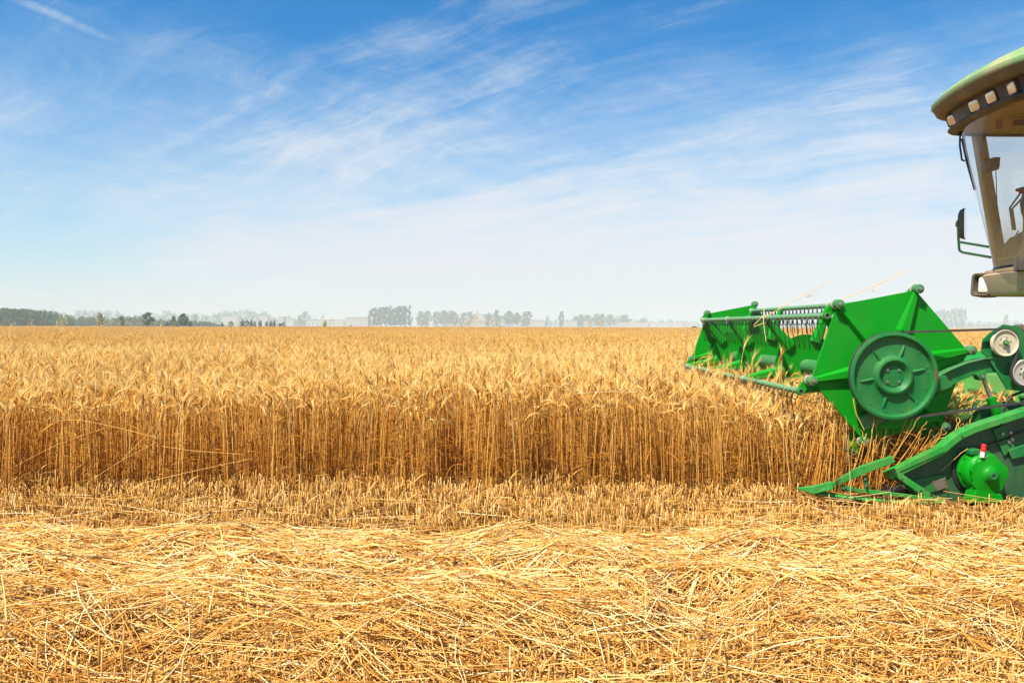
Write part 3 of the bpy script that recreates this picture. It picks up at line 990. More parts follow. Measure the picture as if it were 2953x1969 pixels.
def W4(a, b, y):      # crop of the lower left of the wheat
    return F(a / 2.613, 900 + b / 2.613, y)
BG = 'bent stalks across the front of the wheat'
y = 4.73
stalk('bent_stalk', 'long pale stalk slanting up from the lower left edge of the wheat', BG, [W4(30, 1225, y), W4(130, 1150, y), W4(450, 985, y), W4(790, 872, y)])
stalk('bent_stalk', 'bowed stalk arching over and drooping at its eared end, high on the wheat', BG, [W4(1180, 945, y), W4(850, 860, y), W4(600, 811, y), W4(450, 812, y), W4(400, 840, y)], ear=True)
stalk('bent_stalk', 'stalk rising out of the stubble and crossing two others at its middle', BG, [W4(640, 1295, y), W4(930, 1105, y), W4(1180, 980, y)])
stalk('bent_stalk', 'nearly level straw sagging slightly across the dark lower stems', BG, [W4(1220, 1010, y), W4(1450, 1045, y), W4(1829, 1070, y)])
stalk('bent_stalk', 'steep stalk folded sharply at its bright upper tip', BG, [W4(930, 1105, y), W4(1185, 842, y), W4(1208, 790, y), W4(1160, 980, y), W4(1110, 1190, y)])
stalk('bent_stalk', 'low stalk leaning gently up from the stubble, the longest near the ground', BG, [W4(1060, 1290, y), W4(1350, 1220, y), W4(1900, 1100, y)])
stalk('bent_stalk', 'white level straw lying on the ears well short of the reel', BG, [F(1663, 1134, 4.9), F(1750, 1128, 4.9), F(1839, 1131, 4.9)], tint=1.0)
stalk('bent_stalk', 'thin stalk sloping down towards the reel over the wheat front', BG, [C(430, 885, 4.75), C(560, 935, 4.75), C(790, 1040, 4.75)], r=0.0016)
stalk('standing_stalk', 'pale single stalk standing upright before the divider nose', None, [C(1097, 1440, 4.55), C(1090, 1250, 4.55), C(1070, 1030, 4.55)], tint=0.9)
SG = 'stalks caught on the reel'
stalk('straw_stalk', 'curled stalk sticking up into the sky from the front reel bar', SG, [C(545, 300, 5.55), C(640, 245, 5.55), C(800, 158, 5.55), C(968, 74, 5.55)], r=0.0022,
      leaf=[C(800, 158, 5.55), C(812, 168, 5.5), C(835, 165, 5.5), C(845, 152, 5.5), C(825, 148, 5.5), C(815, 156, 5.5), C(850, 162, 5.5), C(885, 143, 5.5)])
stalk('straw_stalk', 'long stalk slanting into the sky above the near reel plate', SG, [C(1015, 200, 5.0), C(1090, 160, 5.0), C(1240, 98, 5.0), C(1470, -5, 5.0)], r=0.0022,
      leaf=[C(1285, 80, 5.0), C(1262, 118, 5.0), C(1240, 132, 5.0), C(1225, 125, 5.0)])
stalk('straw_stalk', 'broken straw hanging down over the front reel bar', SG, [C(552, 225, 5.5), C(547, 320, 5.5), C(563, 445, 5.5)], r=0.0030, tint=0.95)
stalk('straw_stalk', 'folded short straw jutting off the front reel bar', SG, [C(548, 330, 5.52), C(468, 362, 5.52), C(560, 270, 5.52)], r=0.0022, tint=0.8)
# ------------------------------------------------------------------ the combine harvester
CH = empty('combine_harvester', (3.3, 6.4, 0))
tag(CH, 'green combine harvester entering from the right, reel raised over the wheat', 'combine harvester')
def c2(pts, Y):
    return [C(a, b, Y) for a, b in pts]
BOLTS = {}
def bolts(name, parent, material, points, r=0.011, l=0.012):
    """each bolt an object of its own, all sharing one mesh: washer and head facing the camera"""
    key = (name, material.name, r, l)
    if key not in BOLTS:
        mb = MB()
        mb.lathe((0, 0, 0), [(0.0001, -l), (r * 0.62, -l), (r * 0.66, -l * 0.3), (r, -l * 0.3), (r, 0.004)], 10)
        me = bpy.data.meshes.new(name)
        me.from_pydata(mb.v, [], mb.f)
        me.materials.append(material)
        BOLTS[key] = me
    for p in points:
        o = bpy.data.objects.new(name, BOLTS[key])
        COL.objects.link(o)
        o.parent = parent
        o.matrix_parent_inverse = Matrix.Translation(-world_loc(parent))
        o.location = p
        KIDS.setdefault(parent.name, []).append(o)

# --- reel
AX = Vector((2.305, 0, 0.737))       # axis of the tine bars
EX = AX + Vector((0.050, 0, 0.070))  # axis of the eccentric end plates
RR = 0.502
Y_PLATE, Y_BAR, Y_FAR = 4.93, 4.97, 8.22
ANG = [R(131 + 60 * k) for k in range(6)]
def on(center, r, a, y):
    return Vector((center.x + r * math.cos(a), y, center.z + r * math.sin(a)))

def end_plate(y, front):
    """hexagonal sheet with folded facets, six tapered ribs and a bolt at each corner"""
    s = -1
    mb = MB()
    n = 6
    rim = [on(EX, RR * 0.985, a, y) for a in ANG]
    mid = [on(EX, RR * 0.42, a, y - 0.014) for a in ANG]
    cen = Vector((EX.x, y - 0.020, EX.z))
    back = [on(EX, RR * 0.985, a, y + 0.022) for a in ANG]
    lip = [on(EX, RR * 0.965, a, y + 0.022) for a in ANG]
    vs = [cen] + mid + rim + back + lip
    fs = []
    for k in range(n):
        k2 = (k + 1) % n
        fs += [(0, 1 + k, 1 + k2), (1 + k, 7 + k, 7 + k2, 1 + k2), (7 + k, 13 + k, 13 + k2, 7 + k2), (13 + k, 19 + k, 19 + k2, 13 + k2)]
    mb.add(vs, fs)
    pl = mb.build('reel_end_plate', GREEN, CH)
    for k, a in enumerate(ANG):
        d, t = Vector((math.cos(a), 0, math.sin(a))), Vector((-math.sin(a), 0, math.cos(a)))
        c = Vector((EX.x, y, EX.z))
        r0, r1, w0, w1 = RR * 0.40, RR * 0.985, 0.046, 0.017
        h0, h1 = 0.050, 0.026
        b = MB()
        q = []
        for (r_, w, h) in ((r0 * 0.86, w0 * 0.6, 0.012), (r0 * 1.12, w0, h0), (r1, w1, h1)):
            q.append([c + d * r_ + t * w + Vector((0, -0.012, 0)), c + d * r_ + t * w * 0.55 + Vector((0, -h, 0)), c + d * r_ - t * w * 0.55 + Vector((0, -h, 0)), c + d * r_ - t * w + Vector((0, -0.012, 0))])
        b.loft(q, cap=True)
        b.build('rib', GREEN, pl, bevel=0.004)
        p = on(EX, RR * 1.0, a, y)
        b = MB()
        b.lathe((p.x, y - 0.055, p.z), [(0.0001, 0.0), (0.014, 0.0), (0.015, 0.004), (0.027, 0.006), (0.029, 0.010), (0.029, 0.055), (0.024, 0.075), (0.0001, 0.075)], 20)
        b.build('corner_boss', GREEN_ARM, pl, smooth=40)
        b = MB()
        b.lathe((p.x, y - 0.062, p.z), [(0.0001, -0.004), (0.008, -0.004), (0.009, 0.004), (0.013, 0.005), (0.013, 0.01)], 6)
        b.build('bolt', STEEL, pl)
        b = MB()
        b.lathe((p.x, y + 0.006, p.z), [(0.010, 0.0), (0.032, 0.0), (0.033, 0.004), (0.033, 0.014), (0.010, 0.018)], 20)
        b.build('bushing', WHITEB, pl, smooth=40)
    # rows of small rivets and the riveted inner seam
    bolts('rivet', pl, GREEN_ARM, [on(EX, RR * 0.45, ANG[k], y - 0.016).lerp(on(EX, RR * 0.45, ANG[(k + 1) % 6], y - 0.016), f) for k in range(6) for f in (0.24, 0.76)], 0.008, 0.007)
    b = MB()
    b.tube([on(EX, RR * 0.42, ANG[k % 6], y - 0.0155) for k in range(7)], 0.0024, 5)
    b.build('seam', GREEN_DARK, pl)
    return pl
end_plate(Y_PLATE, True)
end_plate(Y_FAR, False)

# cranks between plate corners and tine bars, at both ends
for y in (Y_BAR - 0.012, Y_FAR - 0.05):
    for a in ANG:
        p0, p1 = on(EX, RR, a, y), on(AX, RR, a, y)
        d = (p1 - p0)
        L = d.length
        d.normalize()
        t = Vector((-d.z, 0, d.x))
        b = MB()
        w = 0.027
        poly = []
        for k in range(9):
            th = math.pi * k / 8
            poly.append(p0 - d * math.sin(th) * w * 0.9 + t * math.cos(th) * w * 0.9)
        for k in range(9):
            th = math.pi * k / 8
            poly.append(p1 + d * math.sin(th) * w - t * math.cos(th) * w)
        b.prism(poly, 0.014)
        cr = b.build('crank_arm', GREEN, CH, bevel=0.003)
        b = MB()
        b.lathe((p1.x, y - 0.010, p1.z), [(0.013, 0.006), (0.013, 0), (0.020, 0), (0.021, 0.012)], 18)
        b.build('collar', GREEN_ARM, cr, smooth=40)
        b = MB()
        b.lathe((p1.x, y - 0.003, p1.z), [(0.0001, 0), (0.0128, 0), (0.0128, 0.002)], 18)
        b.build('bore_shade', BLACK, cr)  # black disc standing in for the dark inside of the hole

# central tube
b = MB()
b.lathe((AX.x, 4.90, AX.z), [(0.0001, 0), (0.056, 0), (0.056, Y_FAR - 4.9), (0.0001, Y_FAR - 4.9)], 28)
b.build('reel_tube', GREEN_ARM, CH, smooth=40)

# round support discs with flat arms to the bars
DISC_Y = (6.18, 7.25, 8.14)
for y in DISC_Y + (5.02,):
    b = MB()
    rd = 0.25
    b.lathe((AX.x, y, AX.z), [(0.05, 0), (0.10, -0.004), (rd * 0.93, -0.004), (rd, -0.010), (rd, 0.010), (rd * 0.93, 0.006), (0.05, 0.006)], 56)
    dk = b.build('reel_disc', GREEN, CH, smooth=30)
    for a in ANG:
        d, t = Vector((math.cos(a), 0, math.sin(a))), Vector((-math.sin(a), 0, math.cos(a)))
        c = Vector((AX.x, y, AX.z))
        q = []
        for r_, w in ((rd * 0.80, 0.050), (RR - 0.012, 0.024)):
            q.append([c + d * r_ + t * w + Vector((0, -0.012, 0)), c + d * r_ + t * w * 0.5 + Vector((0, -0.036, 0)), c + d * r_ - t * w * 0.5 + Vector((0, -0.036, 0)), c + d * r_ - t * w + Vector((0, -0.012, 0)), c + d * r_ + Vector((0, -0.002, 0))])
        b = MB()
        b.loft(q, closed=True, cap=True)
        b.build('disc_arm', GREEN, dk)
        bolts('bolt', dk, GREEN_ARM, [c + d * rd * 0.88 + t * w + Vector((0, -0.010, 0)) for w in (0.03, -0.03)], 0.009, 0.008)

# tine bars with their spring tines
def tine_mesh():
    b = MB()
    pts = []
    for k in range(15):                    # one and a quarter turns of coil, then the two prongs
        th = 6.2832 * 1.25 * k / 14 + math.pi / 2
        pts.append((0.020 * math.cos(th) - 0.004, -0.006 + 0.012 * k / 14, 0.020 * math.sin(th) - 0.036))
    end = pts[-1]
    pts += [(end[0] + 0.004, end[1], end[2] - 0.05), (end[0] + 0.016, end[1] + 0.002, end[2] - 0.12), (end[0] + 0.024, end[1], end[2] - 0.185)]
    b.tube(pts, 0.0032, 5)
    b.tube([(pts[0][0], -0.006, pts[0][2]), (0.0, -0.007, -0.008)], 0.0030, 5)
    return b
TB = tine_mesh()
def tine_at(p):
    m = MB()
    m.add([Vector(v) + p for v in TB.v], TB.f)
    return m
n_tines = int((Y_FAR - 0.1 - Y_BAR) / 0.092)
solo = 0
proto = None
for bi, a in enumerate(ANG):
    p0, p1 = on(AX, RR, a, Y_BAR), on(AX, RR, a, Y_FAR - 0.04)
    b = MB()
    b.tube([p0, p1], 0.0175, 14)
    ys = [Y_BAR + 0.08 + 0.092 * i for i in range(n_tines)]
    for y_ in ys:                           # clamp bolt heads along the bar
        b.lathe((p0.x - 0.012, y_, p0.z - 0.010), [(0.0001, -0.007), (0.006, -0.007), (0.006, 0.007), (0.0001, 0.007)], 6, 'X')
    bar = b.build('tine_bar', BAR, CH, smooth=40)
    own = {0: ys, 5: ys, 1: ys[:100 - 2 * n_tines]}.get(bi, [])
    rest = [y_ for y_ in ys if y_ not in own]
    for y_ in own:
        p = Vector((p0.x, y_, p0.z))
        if proto is None:
            me = bpy.data.meshes.new('tine')
            me.from_pydata(TB.v, [], TB.f)
            me.materials.append(WIRE)
            me.polygons.foreach_set('use_smooth', [True] * len(me.polygons))
            proto = me
        o = bpy.data.objects.new('tine', proto)
        COL.objects.link(o)
        o.parent = bar
        o.matrix_parent_inverse = Matrix.Translation(-world_loc(bar))
        o.location = p
        KIDS.setdefault(bar.name, []).append(o)
    if rest:
        m = MB()
        for y_ in rest:
            p = Vector((p0.x, y_, p0.z))
            m.add([Vector(v) + p for v in TB.v], TB.f)
        tag(m.build('tines', WIRE, bar, smooth=60, recalc=False), None, None, None, 'stuff')
    for y_ in DISC_Y + (Y_FAR - 0.06,):
        b = MB()
        b.lathe((p0.x, y_ - 0.030, p0.z), [(0.017, 0), (0.023, 0), (0.024, 0.008), (0.024, 0.030), (0.022, 0.034), (0.017, 0.034)], 18)
        b.box((p0.x - 0.012, y_ - 0.026, p0.z - 0.040), (p0.x + 0.012, y_ + 0.004, p0.z - 0.018))
        b.build('bushing', WHITEB, bar, smooth=40)

# --- drive disc on the near end of the reel
DC = C(1362, 662, 4.80)
b = MB()
k_ = 4.80 / 4964.7
R0 = 276 * k_
prof = [(0.0001, 0.0), (0.064, 0.0), (0.066, 0.003), (0.070, 0.003), (0.076, -0.004), (0.086, -0.020), (0.097, -0.027), (0.108, -0.024), (0.118, -0.010), (0.124, 0.002),
        (0.132, 0.005), (0.232, 0.005), (0.236, 0.004), (0.241, -0.016), (0.246, -0.022), (0.258, -0.022), (R0, -0.018), (R0 + 0.001, -0.012), (R0 - 0.012, -0.004), (R0 - 0.012, 0.004), (R0, 0.012), (R0, 0.018), (0.22, 0.022), (0.05, 0.03)]
b.lathe(DC, prof, 96)
disc = b.build('drive_disc', GREEN_DULL, CH, smooth=35)
for th in (129, 70, 12, -49, -108, -170):
    d = Vector((math.cos(R(th)), 0, math.sin(R(th))))
    t = Vector((-d.z, 0, d.x))
    q = []
    for r_, w, h in ((0.118, 0.014, 0.010), (0.135, 0.012, 0.010), (0.16, 0.010, 0.012), (0.185, 0.0075, 0.009), (0.20, 0.004, 0.004), (0.206, 0.001, 0.0)):
        c = DC + d * r_ + Vector((0, 0.006, 0))
        q.append([c + t * w, c + t * w * 0.6 + Vector((0, -h * 0.85, 0)), c + Vector((0, -h - 0.003, 0)), c - t * w * 0.6 + Vector((0, -h * 0.85, 0)), c - t * w])
    m = MB()
    m.loft(q)
    m.build('embossed_spoke', GREEN_DULL, disc, smooth=60)
bolts('bolt', disc, STEEL, [DC + Vector((math.cos(R(th)) * 0.050, -0.001, math.sin(R(th)) * 0.050)) for th in (45, 135, 225, 315)], 0.009, 0.008)
bolts('rivet', disc, GREEN_ARM, [DC + Vector((math.cos(R(th)) * 0.216, 0.004, math.sin(R(th)) * 0.216)) for th in range(15, 375, 27)], 0.0045, 0.006)
m = MB()                                   # scraped patch on the rim
m.strip([DC + Vector((math.cos(R(th)) * 0.2515, -0.0228, math.sin(R(th)) * 0.2515)) for th in range(-6, 10, 3)], 0.006, 0.006, 0.001)
m.build('rust_patch', mat('rust_red', (0.20, 0.035, 0.02), 0.7), disc)

# --- belt, pulleys, bracket, arm
def arc(c, r, a0, a1, n=24):
    return [c + Vector((math.cos(R(a0 + (a1 - a0) * i / n)) * r, 0, math.sin(R(a0 + (a1 - a0) * i / n)) * r)) for i in range(n + 1)]
P1, P2 = C(2063, 455, 4.80), C(2190, 642, 4.80)
RP1, RP2 = 0.081, 0.080
path = [C(2420, 796, 4.80)] + arc(DC, R0 - 0.002, -82, -275, 40) + arc(P1, RP1 + 0.004, 93, -22, 16) + arc(P2, RP2 + 0.004, 170, 330, 20) + [C(2420, 640, 4.80)]
b = MB()
b.strip(path, 0.0065, 0.0065, 0.016)
for i in range(len(b.v)):
    x, y_, z = b.v[i]
    b.v[i] = (x, y_ - 0.008, z)
b.build('drive_belt', BELTM, CH)

def pulley(c, r, m_, holes):
    b = MB()
    b.lathe(c, [(0.0001, -0.012), (r * 0.30, -0.012), (r * 0.32, -0.004), (r * 0.84, -0.004), (r * 0.88, -0.012), (r * 0.97, -0.014), (r * 1.0, -0.010), (r * 0.90, 0.0), (r * 1.0, 0.010), (r, 0.014), (r * 0.3, 0.018)], 48)
    p = b.build('pulley', m_, CH, smooth=35)
    b = MB()
    b.lathe((c.x, c.y - 0.012, c.z), [(0.0001, -0.020), (0.010, -0.020), (0.012, -0.016), (0.012, 0), (0.020, -0.001), (0.020, 0.004)], 16)
    b.build('hub', GREEN_ARM, p, smooth=40)
    bolts('hole_shade' if holes else 'bolt', p, BLACK if holes else STEEL, [c + Vector((math.cos(6.2832 * k / 6 + 0.3) * r * 0.42, -0.004, math.sin(6.2832 * k / 6 + 0.3) * r * 0.42)) for k in range(6)], 0.006 if holes else 0.0045, 0.0012 if holes else 0.005)  # with holes set, black discs stand for their dark insides
    return p
pulley(P1, RP1, CREAM, False)
pulley(P2, RP2, SILVER, True)

b = MB()
b.prism(c2([(1917, 512), (1928, 430), (1980, 385), (2055, 338), (2150, 350), (2215, 420), (2330, 600), (2310, 765), (2180, 758), (2080, 748), (1955, 545)], 4.845), 0.012)
br = b.build('bracket_plate', GREEN_DULL, CH, bevel=0.003)
b = MB()
b.prism(c2([(2140, 345), (2175, 335), (2260, 400), (2240, 430)], 4.87), 0.05)
b.build('bracket_spacer', GREY, br, bevel=0.004)

AY = 4.865
apath = c2([(1545, 790), (1640, 712), (1735, 660), (1830, 622), (1930, 598), (2030, 590)], AY)
b = MB()
b.strip(apath, 0.043, 0.043, 0.010)
arm = b.build('reel_lift_arm', GREEN_DULL, CH, bevel=0.002)
b = MB()
b.strip([p + Vector((0, -0.028, 0)) for p in apath], 0.048, -0.042, 0.075)
b.build('flange', GREEN_ARM, arm, bevel=0.002)
b = MB()
b.strip([p + Vector((0, -0.006, 0)) for p in apath], -0.043, 0.047, 0.05)
b.build('flange', GREEN_DULL, arm, bevel=0.002)  # duller green than the upper flange, so only the top edge looks lit
b = MB()
b.prism(c2([(1560, 745), (1640, 668), (1695, 658), (1738, 728), (1725, 735), (1640, 765), (1560, 830)], AY - 0.04), 0.02)
b.build('end_sleeve', GREEN_DULL, arm, bevel=0.003)
b = MB()
b.prism(c2([(1880, 650), (1950, 632), (1945, 675), (1930, 692), (1910, 688)], 4.83), 0.06)
cyl = b.build('hydraulic_cylinder', GREEN_DULL, CH, bevel=0.003)
b = MB()
b.tube(c2([(1926, 670), (1978, 808)], 4.86), 0.0125, 16)
b.build('piston_rod', STEEL, cyl, smooth=40)
b = MB()
b.tube(c2([(1972, 795), (2030, 945)], 4.86), 0.027, 20)
b.build('barrel', GREEN, cyl, smooth=40)
b = MB()
b.lathe(C(1927, 664, 4.825), [(0.0001, -0.004), (0.010, -0.004), (0.011, 0.005)], 12)
b.build('pin', STEEL, cyl)
b = MB()
hp = [(2260, 752), (2170, 762), (2110, 785), (2075, 828), (2060, 875), (2062, 930)]
b.tube(c2(hp, 4.87), 0.0085, 10)
b.build('hose', BLACK, CH, smooth=60)

# channel below the disc and the foot of the arm
b = MB()
b.prism(c2([(1150, 930), (1208, 897), (1335, 940), (1200, 1003)], 4.875), 0.03)
b.build('arm_foot', GREEN_ARM, CH, bevel=0.004)
b = MB()
b.prism(c2([(1205, 1003), (1330, 942), (1640, 905), (1650, 945), (1400, 995)], 4.885), 0.02)
b.build('cross_channel', GREEN, CH, bevel=0.004)
b = MB()
b.tube(c2([(1180, 1000), (1130, 900), (1115, 830), (1112, 800)], 4.79), 0.004, 8)
b.build('cable', mat('yellow_cable', (0.45, 0.36, 0.05), 0.5), CH, smooth=60)

# --- header side
fl = [(1340, 1268), (1420, 1231), (1510, 1186), (1600, 1143), (1672, 1108), (1712, 1072), (1755, 1036), (1800, 1006), (1875, 972), (1960, 942), (2080, 905), (2184, 872), (2420, 800)]
FY = 4.67
fp = c2(fl, FY)
b = MB()
b.strip([p + Vector((0, 0, -0.024)) for p in fp], 0.020, 0.024, 0.08)
side_fl = b.build('side_flange', GREEN_WORN, CH, bevel=0.006)
sheet = c2(fl, 4.75)
sheet = [p + Vector((0, 0, -0.03)) for p in sheet] + [C(2420, 1460, 4.75), C(1640, 1455, 4.75)]
b = MB()
b.prism(sheet, 0.006)
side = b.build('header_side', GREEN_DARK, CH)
b = MB()
b.prism(c2([(1334, 1264), (1392, 1258), (1675, 1446), (1622, 1470)], FY - 0.01), 0.045)
b.build('side_strut', GREEN_WORN, CH, bevel=0.006)
b = MB()
b.prism(c2([(1672, 1100), (1690, 1136), (1345, 1290), (1338, 1266)], FY - 0.006), 0.006)
b.build('patch_plate', GREEN_WORN, side_fl, bevel=0.002)
b = MB()
b.prism(c2([(1420, 1330), (1690, 1275), (1705, 1370), (1560, 1400), (1470, 1395)], 4.738), 0.008)
b.build('reinforcing_plate', GREEN_DULL, side, bevel=0.002)
b = MB()
b.prism(c2([(1600, 1325), (1690, 1300), (1705, 1360), (1640, 1385)], 4.735), 0.014)
b.build('bearing_plate', GREY, side, bevel=0.003)
b = MB()
b.prism(c2([(1990, 1000), (2060, 965), (2130, 1110), (2060, 1165)], 4.735), 0.02)
b.build('side_brace', GREEN_DULL, side, bevel=0.003)
b = MB()
b.prism(c2([(2085, 1130), (2420, 1015), (2420, 1110), (2110, 1185)], 4.725), 0.02)
b.build('side_brace', GREEN_DULL, side, bevel=0.003)
bolts('bolt', side, STEEL, [C(*q, 4.73) for q in ((2100, 1018), (2090, 1078), (2050, 1025), (2110, 1060))], 0.010, 0.008)
bc = C(1885, 1255, 4.74)
b = MB()
b.lathe(bc, [(0.0001, 0.0), (0.10, 0.0), (0.128, -0.006), (0.137, -0.010), (0.140, -0.004), (0.132, 0.004), (0.140, 0.012), (0.135, 0.018)], 56)
kp = b.build('knife_drive_pulley', BLACK, side, smooth=35)
b = MB()
kb = [C(2420, 905, 4.735), C(2184, 1008, 4.735)] + arc(Vector((bc.x, 4.735, bc.z)), 0.141, 78, 290, 26)
b.strip(kb, 0.005, 0.005, 0.014)
b.build('knife_belt', BLACK, side)

# gearbox that drives the knife
GC = C(1905, 1262, 4.70)
def lobes(t, r):
    if r < 0.095:
        return 1.0
    return 1.0 + 0.060 * math.tanh(5 * math.sin(5 * t + 0.6))
b = MB()
b.lathe(GC, [(0.118, 0.03), (0.128, 0.02), (0.130, -0.004), (0.122, -0.008), (0.122, -0.030), (0.117, -0.050), (0.108, -0.066), (0.096, -0.074), (0.085, -0.076)], 60)
b.lathe(GC, [(0.098, -0.076), (0.108, -0.084), (0.109, -0.096), (0.105, -0.100), (0.060, -0.104), (0.046, -0.110), (0.036, -0.122), (0.030, -0.124), (0.029, -0.135), (0.0001, -0.136)], 60, rmod=lobes)
gear = b.build('gearbox', GREEN, CH, smooth=28)
b = MB()
b.lathe((GC.x, GC.y - 0.132, GC.z), [(0.0001, -0.003), (0.009, -0.003), (0.010, -0.010), (0.021, -0.010), (0.023, -0.004), (0.023, 0.002)], 24)
b.build('shaft_cap', GREEN_DULL, gear, smooth=40)
b = MB()
b.lathe((GC.x, GC.y - 0.1365, GC.z), [(0.0001, 0), (0.009, 0), (0.009, 0.002)], 16)
b.build('bore_shade', BLACK, gear)  # black disc painted for the darkness within the shaft hole
bolts('flange_bolt', gear, GREEN, [GC + Vector((math.cos(R(th)) * 0.121, -0.012, math.sin(R(th)) * 0.121)) for th in range(100, 300, 40)], 0.010, 0.012)
b = MB()
b.prism(c2([(1885, 1360), (2000, 1340), (2012, 1392), (2045, 1402), (2075, 1465), (1850, 1465), (1868, 1420)], 4.60), 0.10)
b.build('foot', GREEN, gear, bevel=0.010)
b = MB()
b.prism(c2([(1850, 1130), (1900, 1120), (1965, 1135), (1972, 1165), (1850, 1160)], 4.645), 0.06)
b.build('top_lug', GREEN_DULL, gear, bevel=0.006)
b = MB()
b.tube(c2([(1921, 1172), (1926, 1136)], 4.60), 0.0135, 16)
st = b.build('marker_post', WHITE, gear, smooth=40)
b = MB()
b.tube(c2([(1926, 1140), (1934, 1090)], 4.60), [0.0142, 0.0142], 16)
b.build('red_cap', RED, st, smooth=40, bevel=0.003)

# --- crop divider in front of the header side
def divider(y0, near):
    mir = 0 if near else (8.30 - 4.62)
    def q(a, b_, Y):
        p = C(a, b_, Y)
        return p + Vector((0, mir, 0))
    b = MB()
    tip = q(758, 1366, y0)
    ring1 = [tip + Vector((0, 0.004 * s1, 0.004 * s2)) for s1, s2 in ((-1, -1), (-1, 1), (1, 1), (1, -1))]
    ring2 = [q(862, 1404, y0 - 0.03), q(870, 1350, y0 - 0.03), q(870, 1345, y0 + 0.05), q(862, 1398, y0 + 0.05)]
    ring3 = [q(988, 1372, y0 - 0.045), q(976, 1324, y0 - 0.035), q(976, 1318, y0 + 0.075), q(988, 1366, y0 + 0.085)]
    b.loft([ring1, ring2, ring3], closed=True, cap=True)
    dv = b.build('crop_divider', GREEN_WORN, CH, bevel=0.004)
    b = MB()
    b.loft([[q(985, 1362, y0 - 0.030), q(978, 1335, y0 - 0.030), q(992, 1318, y0 + 0.01), q(1005, 1318, y0 + 0.06), q(1010, 1345, y0 + 0.06)],
            [q(1150, 1290, y0 - 0.034), q(1130, 1240, y0 - 0.034), q(1150, 1225, y0 + 0.01), q(1160, 1225, y0 + 0.06), q(1170, 1262, y0 + 0.06)],
            [q(1378, 1202, y0 - 0.034), q(1358, 1165, y0 - 0.034), q(1352, 1160, y0 + 0.01), q(1345, 1160, y0 + 0.06), q(1360, 1192, y0 + 0.06)]], closed=True, cap=True)
    b.build('top_rail', GREEN_WORN, dv, bevel=0.003)
    b = MB()
    b.tube([q(870, 1392, y0), q(960, 1410, y0), q(1180, 1438, y0), q(1420, 1452, y0), q(1680, 1455, y0)], 0.016, 4)
    b.build('lower_rail', GREEN_WORN, dv)
    b = MB()
    b.prism([q(1035, 1348, y0 - 0.02), q(1060, 1348, y0 - 0.02), q(1140, 1368, y0 - 0.02), q(1330, 1388, y0 - 0.02), q(1620, 1425, y0 - 0.02), q(1620, 1448, y0 - 0.02), q(1330, 1412, y0 - 0.02), q(1140, 1394, y0 - 0.02), q(1030, 1376, y0 - 0.02)], 0.012)
    b.build('middle_rail', GREEN_WORN, dv, bevel=0.003)
    b = MB()
    b.prism([q(1172, 1290, y0 - 0.008), q(1205, 1282, y0 - 0.008), q(1218, 1385, y0 - 0.008), q(1188, 1390, y0 - 0.008)], 0.012)
    b.build('upright', GREEN_DULL, dv, bevel=0.003)
    bolts('bolt', dv, STEEL, [q(a, b_, y0 - 0.03) for (a, b_) in ((1062, 1362), (1110, 1376), (1186, 1310), (1192, 1350))], 0.008, 0.010)
    return dv
divider(4.62, True)
divider(4.62, False)

# --- platform behind the knife
Y0, Y1 = 4.79, 8.28
XB = 3.44
b = MB()
b.prism([(2.42, Y0, 0.055), (2.62, Y0, 0.055), (3.0, Y0, 0.10), (3.30, Y0, 0.13), (XB, Y0, 0.20), (XB, Y0, 0.16), (3.30, Y0, 0.09), (2.62, Y0, 0.03), (2.42, Y0, 0.045)], Y1 - Y0)
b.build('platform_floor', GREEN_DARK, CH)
b = MB()
for i in range(44):
    yk = Y0 + 0.04 + i * (Y1 - Y0 - 0.08) / 43
    b.add([(2.24, yk, 0.05), (2.36, yk - 0.014, 0.045), (2.36, yk + 0.014, 0.045), (2.42, yk - 0.014, 0.062), (2.42, yk + 0.014, 0.062), (2.42, yk, 0.03)],
          [(0, 1, 3), (0, 3, 4), (0, 4, 2), (0, 2, 5), (0, 5, 1), (1, 5, 3), (2, 4, 5), (3, 5, 4)])
b.build('knife', STEEL, CH)
b = MB()
b.lathe((3.08, Y0 + 0.02, 0.36), [(0.0001, 0), (0.11, 0), (0.11, Y1 - Y0 - 0.05), (0.0001, Y1 - Y0 - 0.05)], 24)
for s_, ya, yb in ((1, Y0 + 0.03, 6.3), (-1, Y1 - 0.03, 6.8)):
    nT = int(abs(yb - ya) / 0.42 * 24)
    ring = []
    for i in range(nT + 1):
        th = 6.2832 * i / 24 * s_
        yy = ya + (yb - ya) * i / nT
        ring.append([Vector((3.08 + r_ * math.cos(th), yy + dy, 0.36 + r_ * math.sin(th))) for r_, dy in ((0.10, 0), (0.225, 0), (0.225, 0.004), (0.10, 0.004))])
    b.loft(ring)
b.build('auger', GREEN_DULL, CH, smooth=30)
b = MB()
b.prism([(XB, Y0, 0.16), (XB + 0.06, Y0, 0.16), (XB + 0.13, Y0, 0.70), (XB + 0.11, Y0, 0.74), (XB + 0.03, Y0, 0.74), (XB + 0.02, Y0, 0.70)], Y1 - Y0)
bw = b.build('back_wall', GREEN_LIT, CH, bevel=0.004)
b = MB()
b.box((XB - 0.012, Y0 + 0.02, 0.575), (XB + 0.03, Y1 - 0.02, 0.590))
b.build('seam', GREEN_ARM, bw)
for yk in (5.35, 5.95, 6.55, 7.3):
    m = MB()
    m.box((XB - 0.020, yk, 0.20), (XB + 0.02, yk + 0.035, 0.735))
    m.build('stiffener', GREEN_LIT, bw, bevel=0.003)
b = MB()
b.box((XB - 0.016, 5.72, 0.42), (XB + 0.005, 5.765, 0.56))
b.build('red_reflector', RED, bw)
b = MB()
b.hull8([(XB, 6.12, 0.20), (5.3, 6.12, 0.55), (5.3, 6.98, 0.55), (XB, 6.98, 0.20), (XB, 6.12, 0.66), (5.3, 6.12, 1.15), (5.3, 6.98, 1.15), (XB, 6.98, 0.66)])
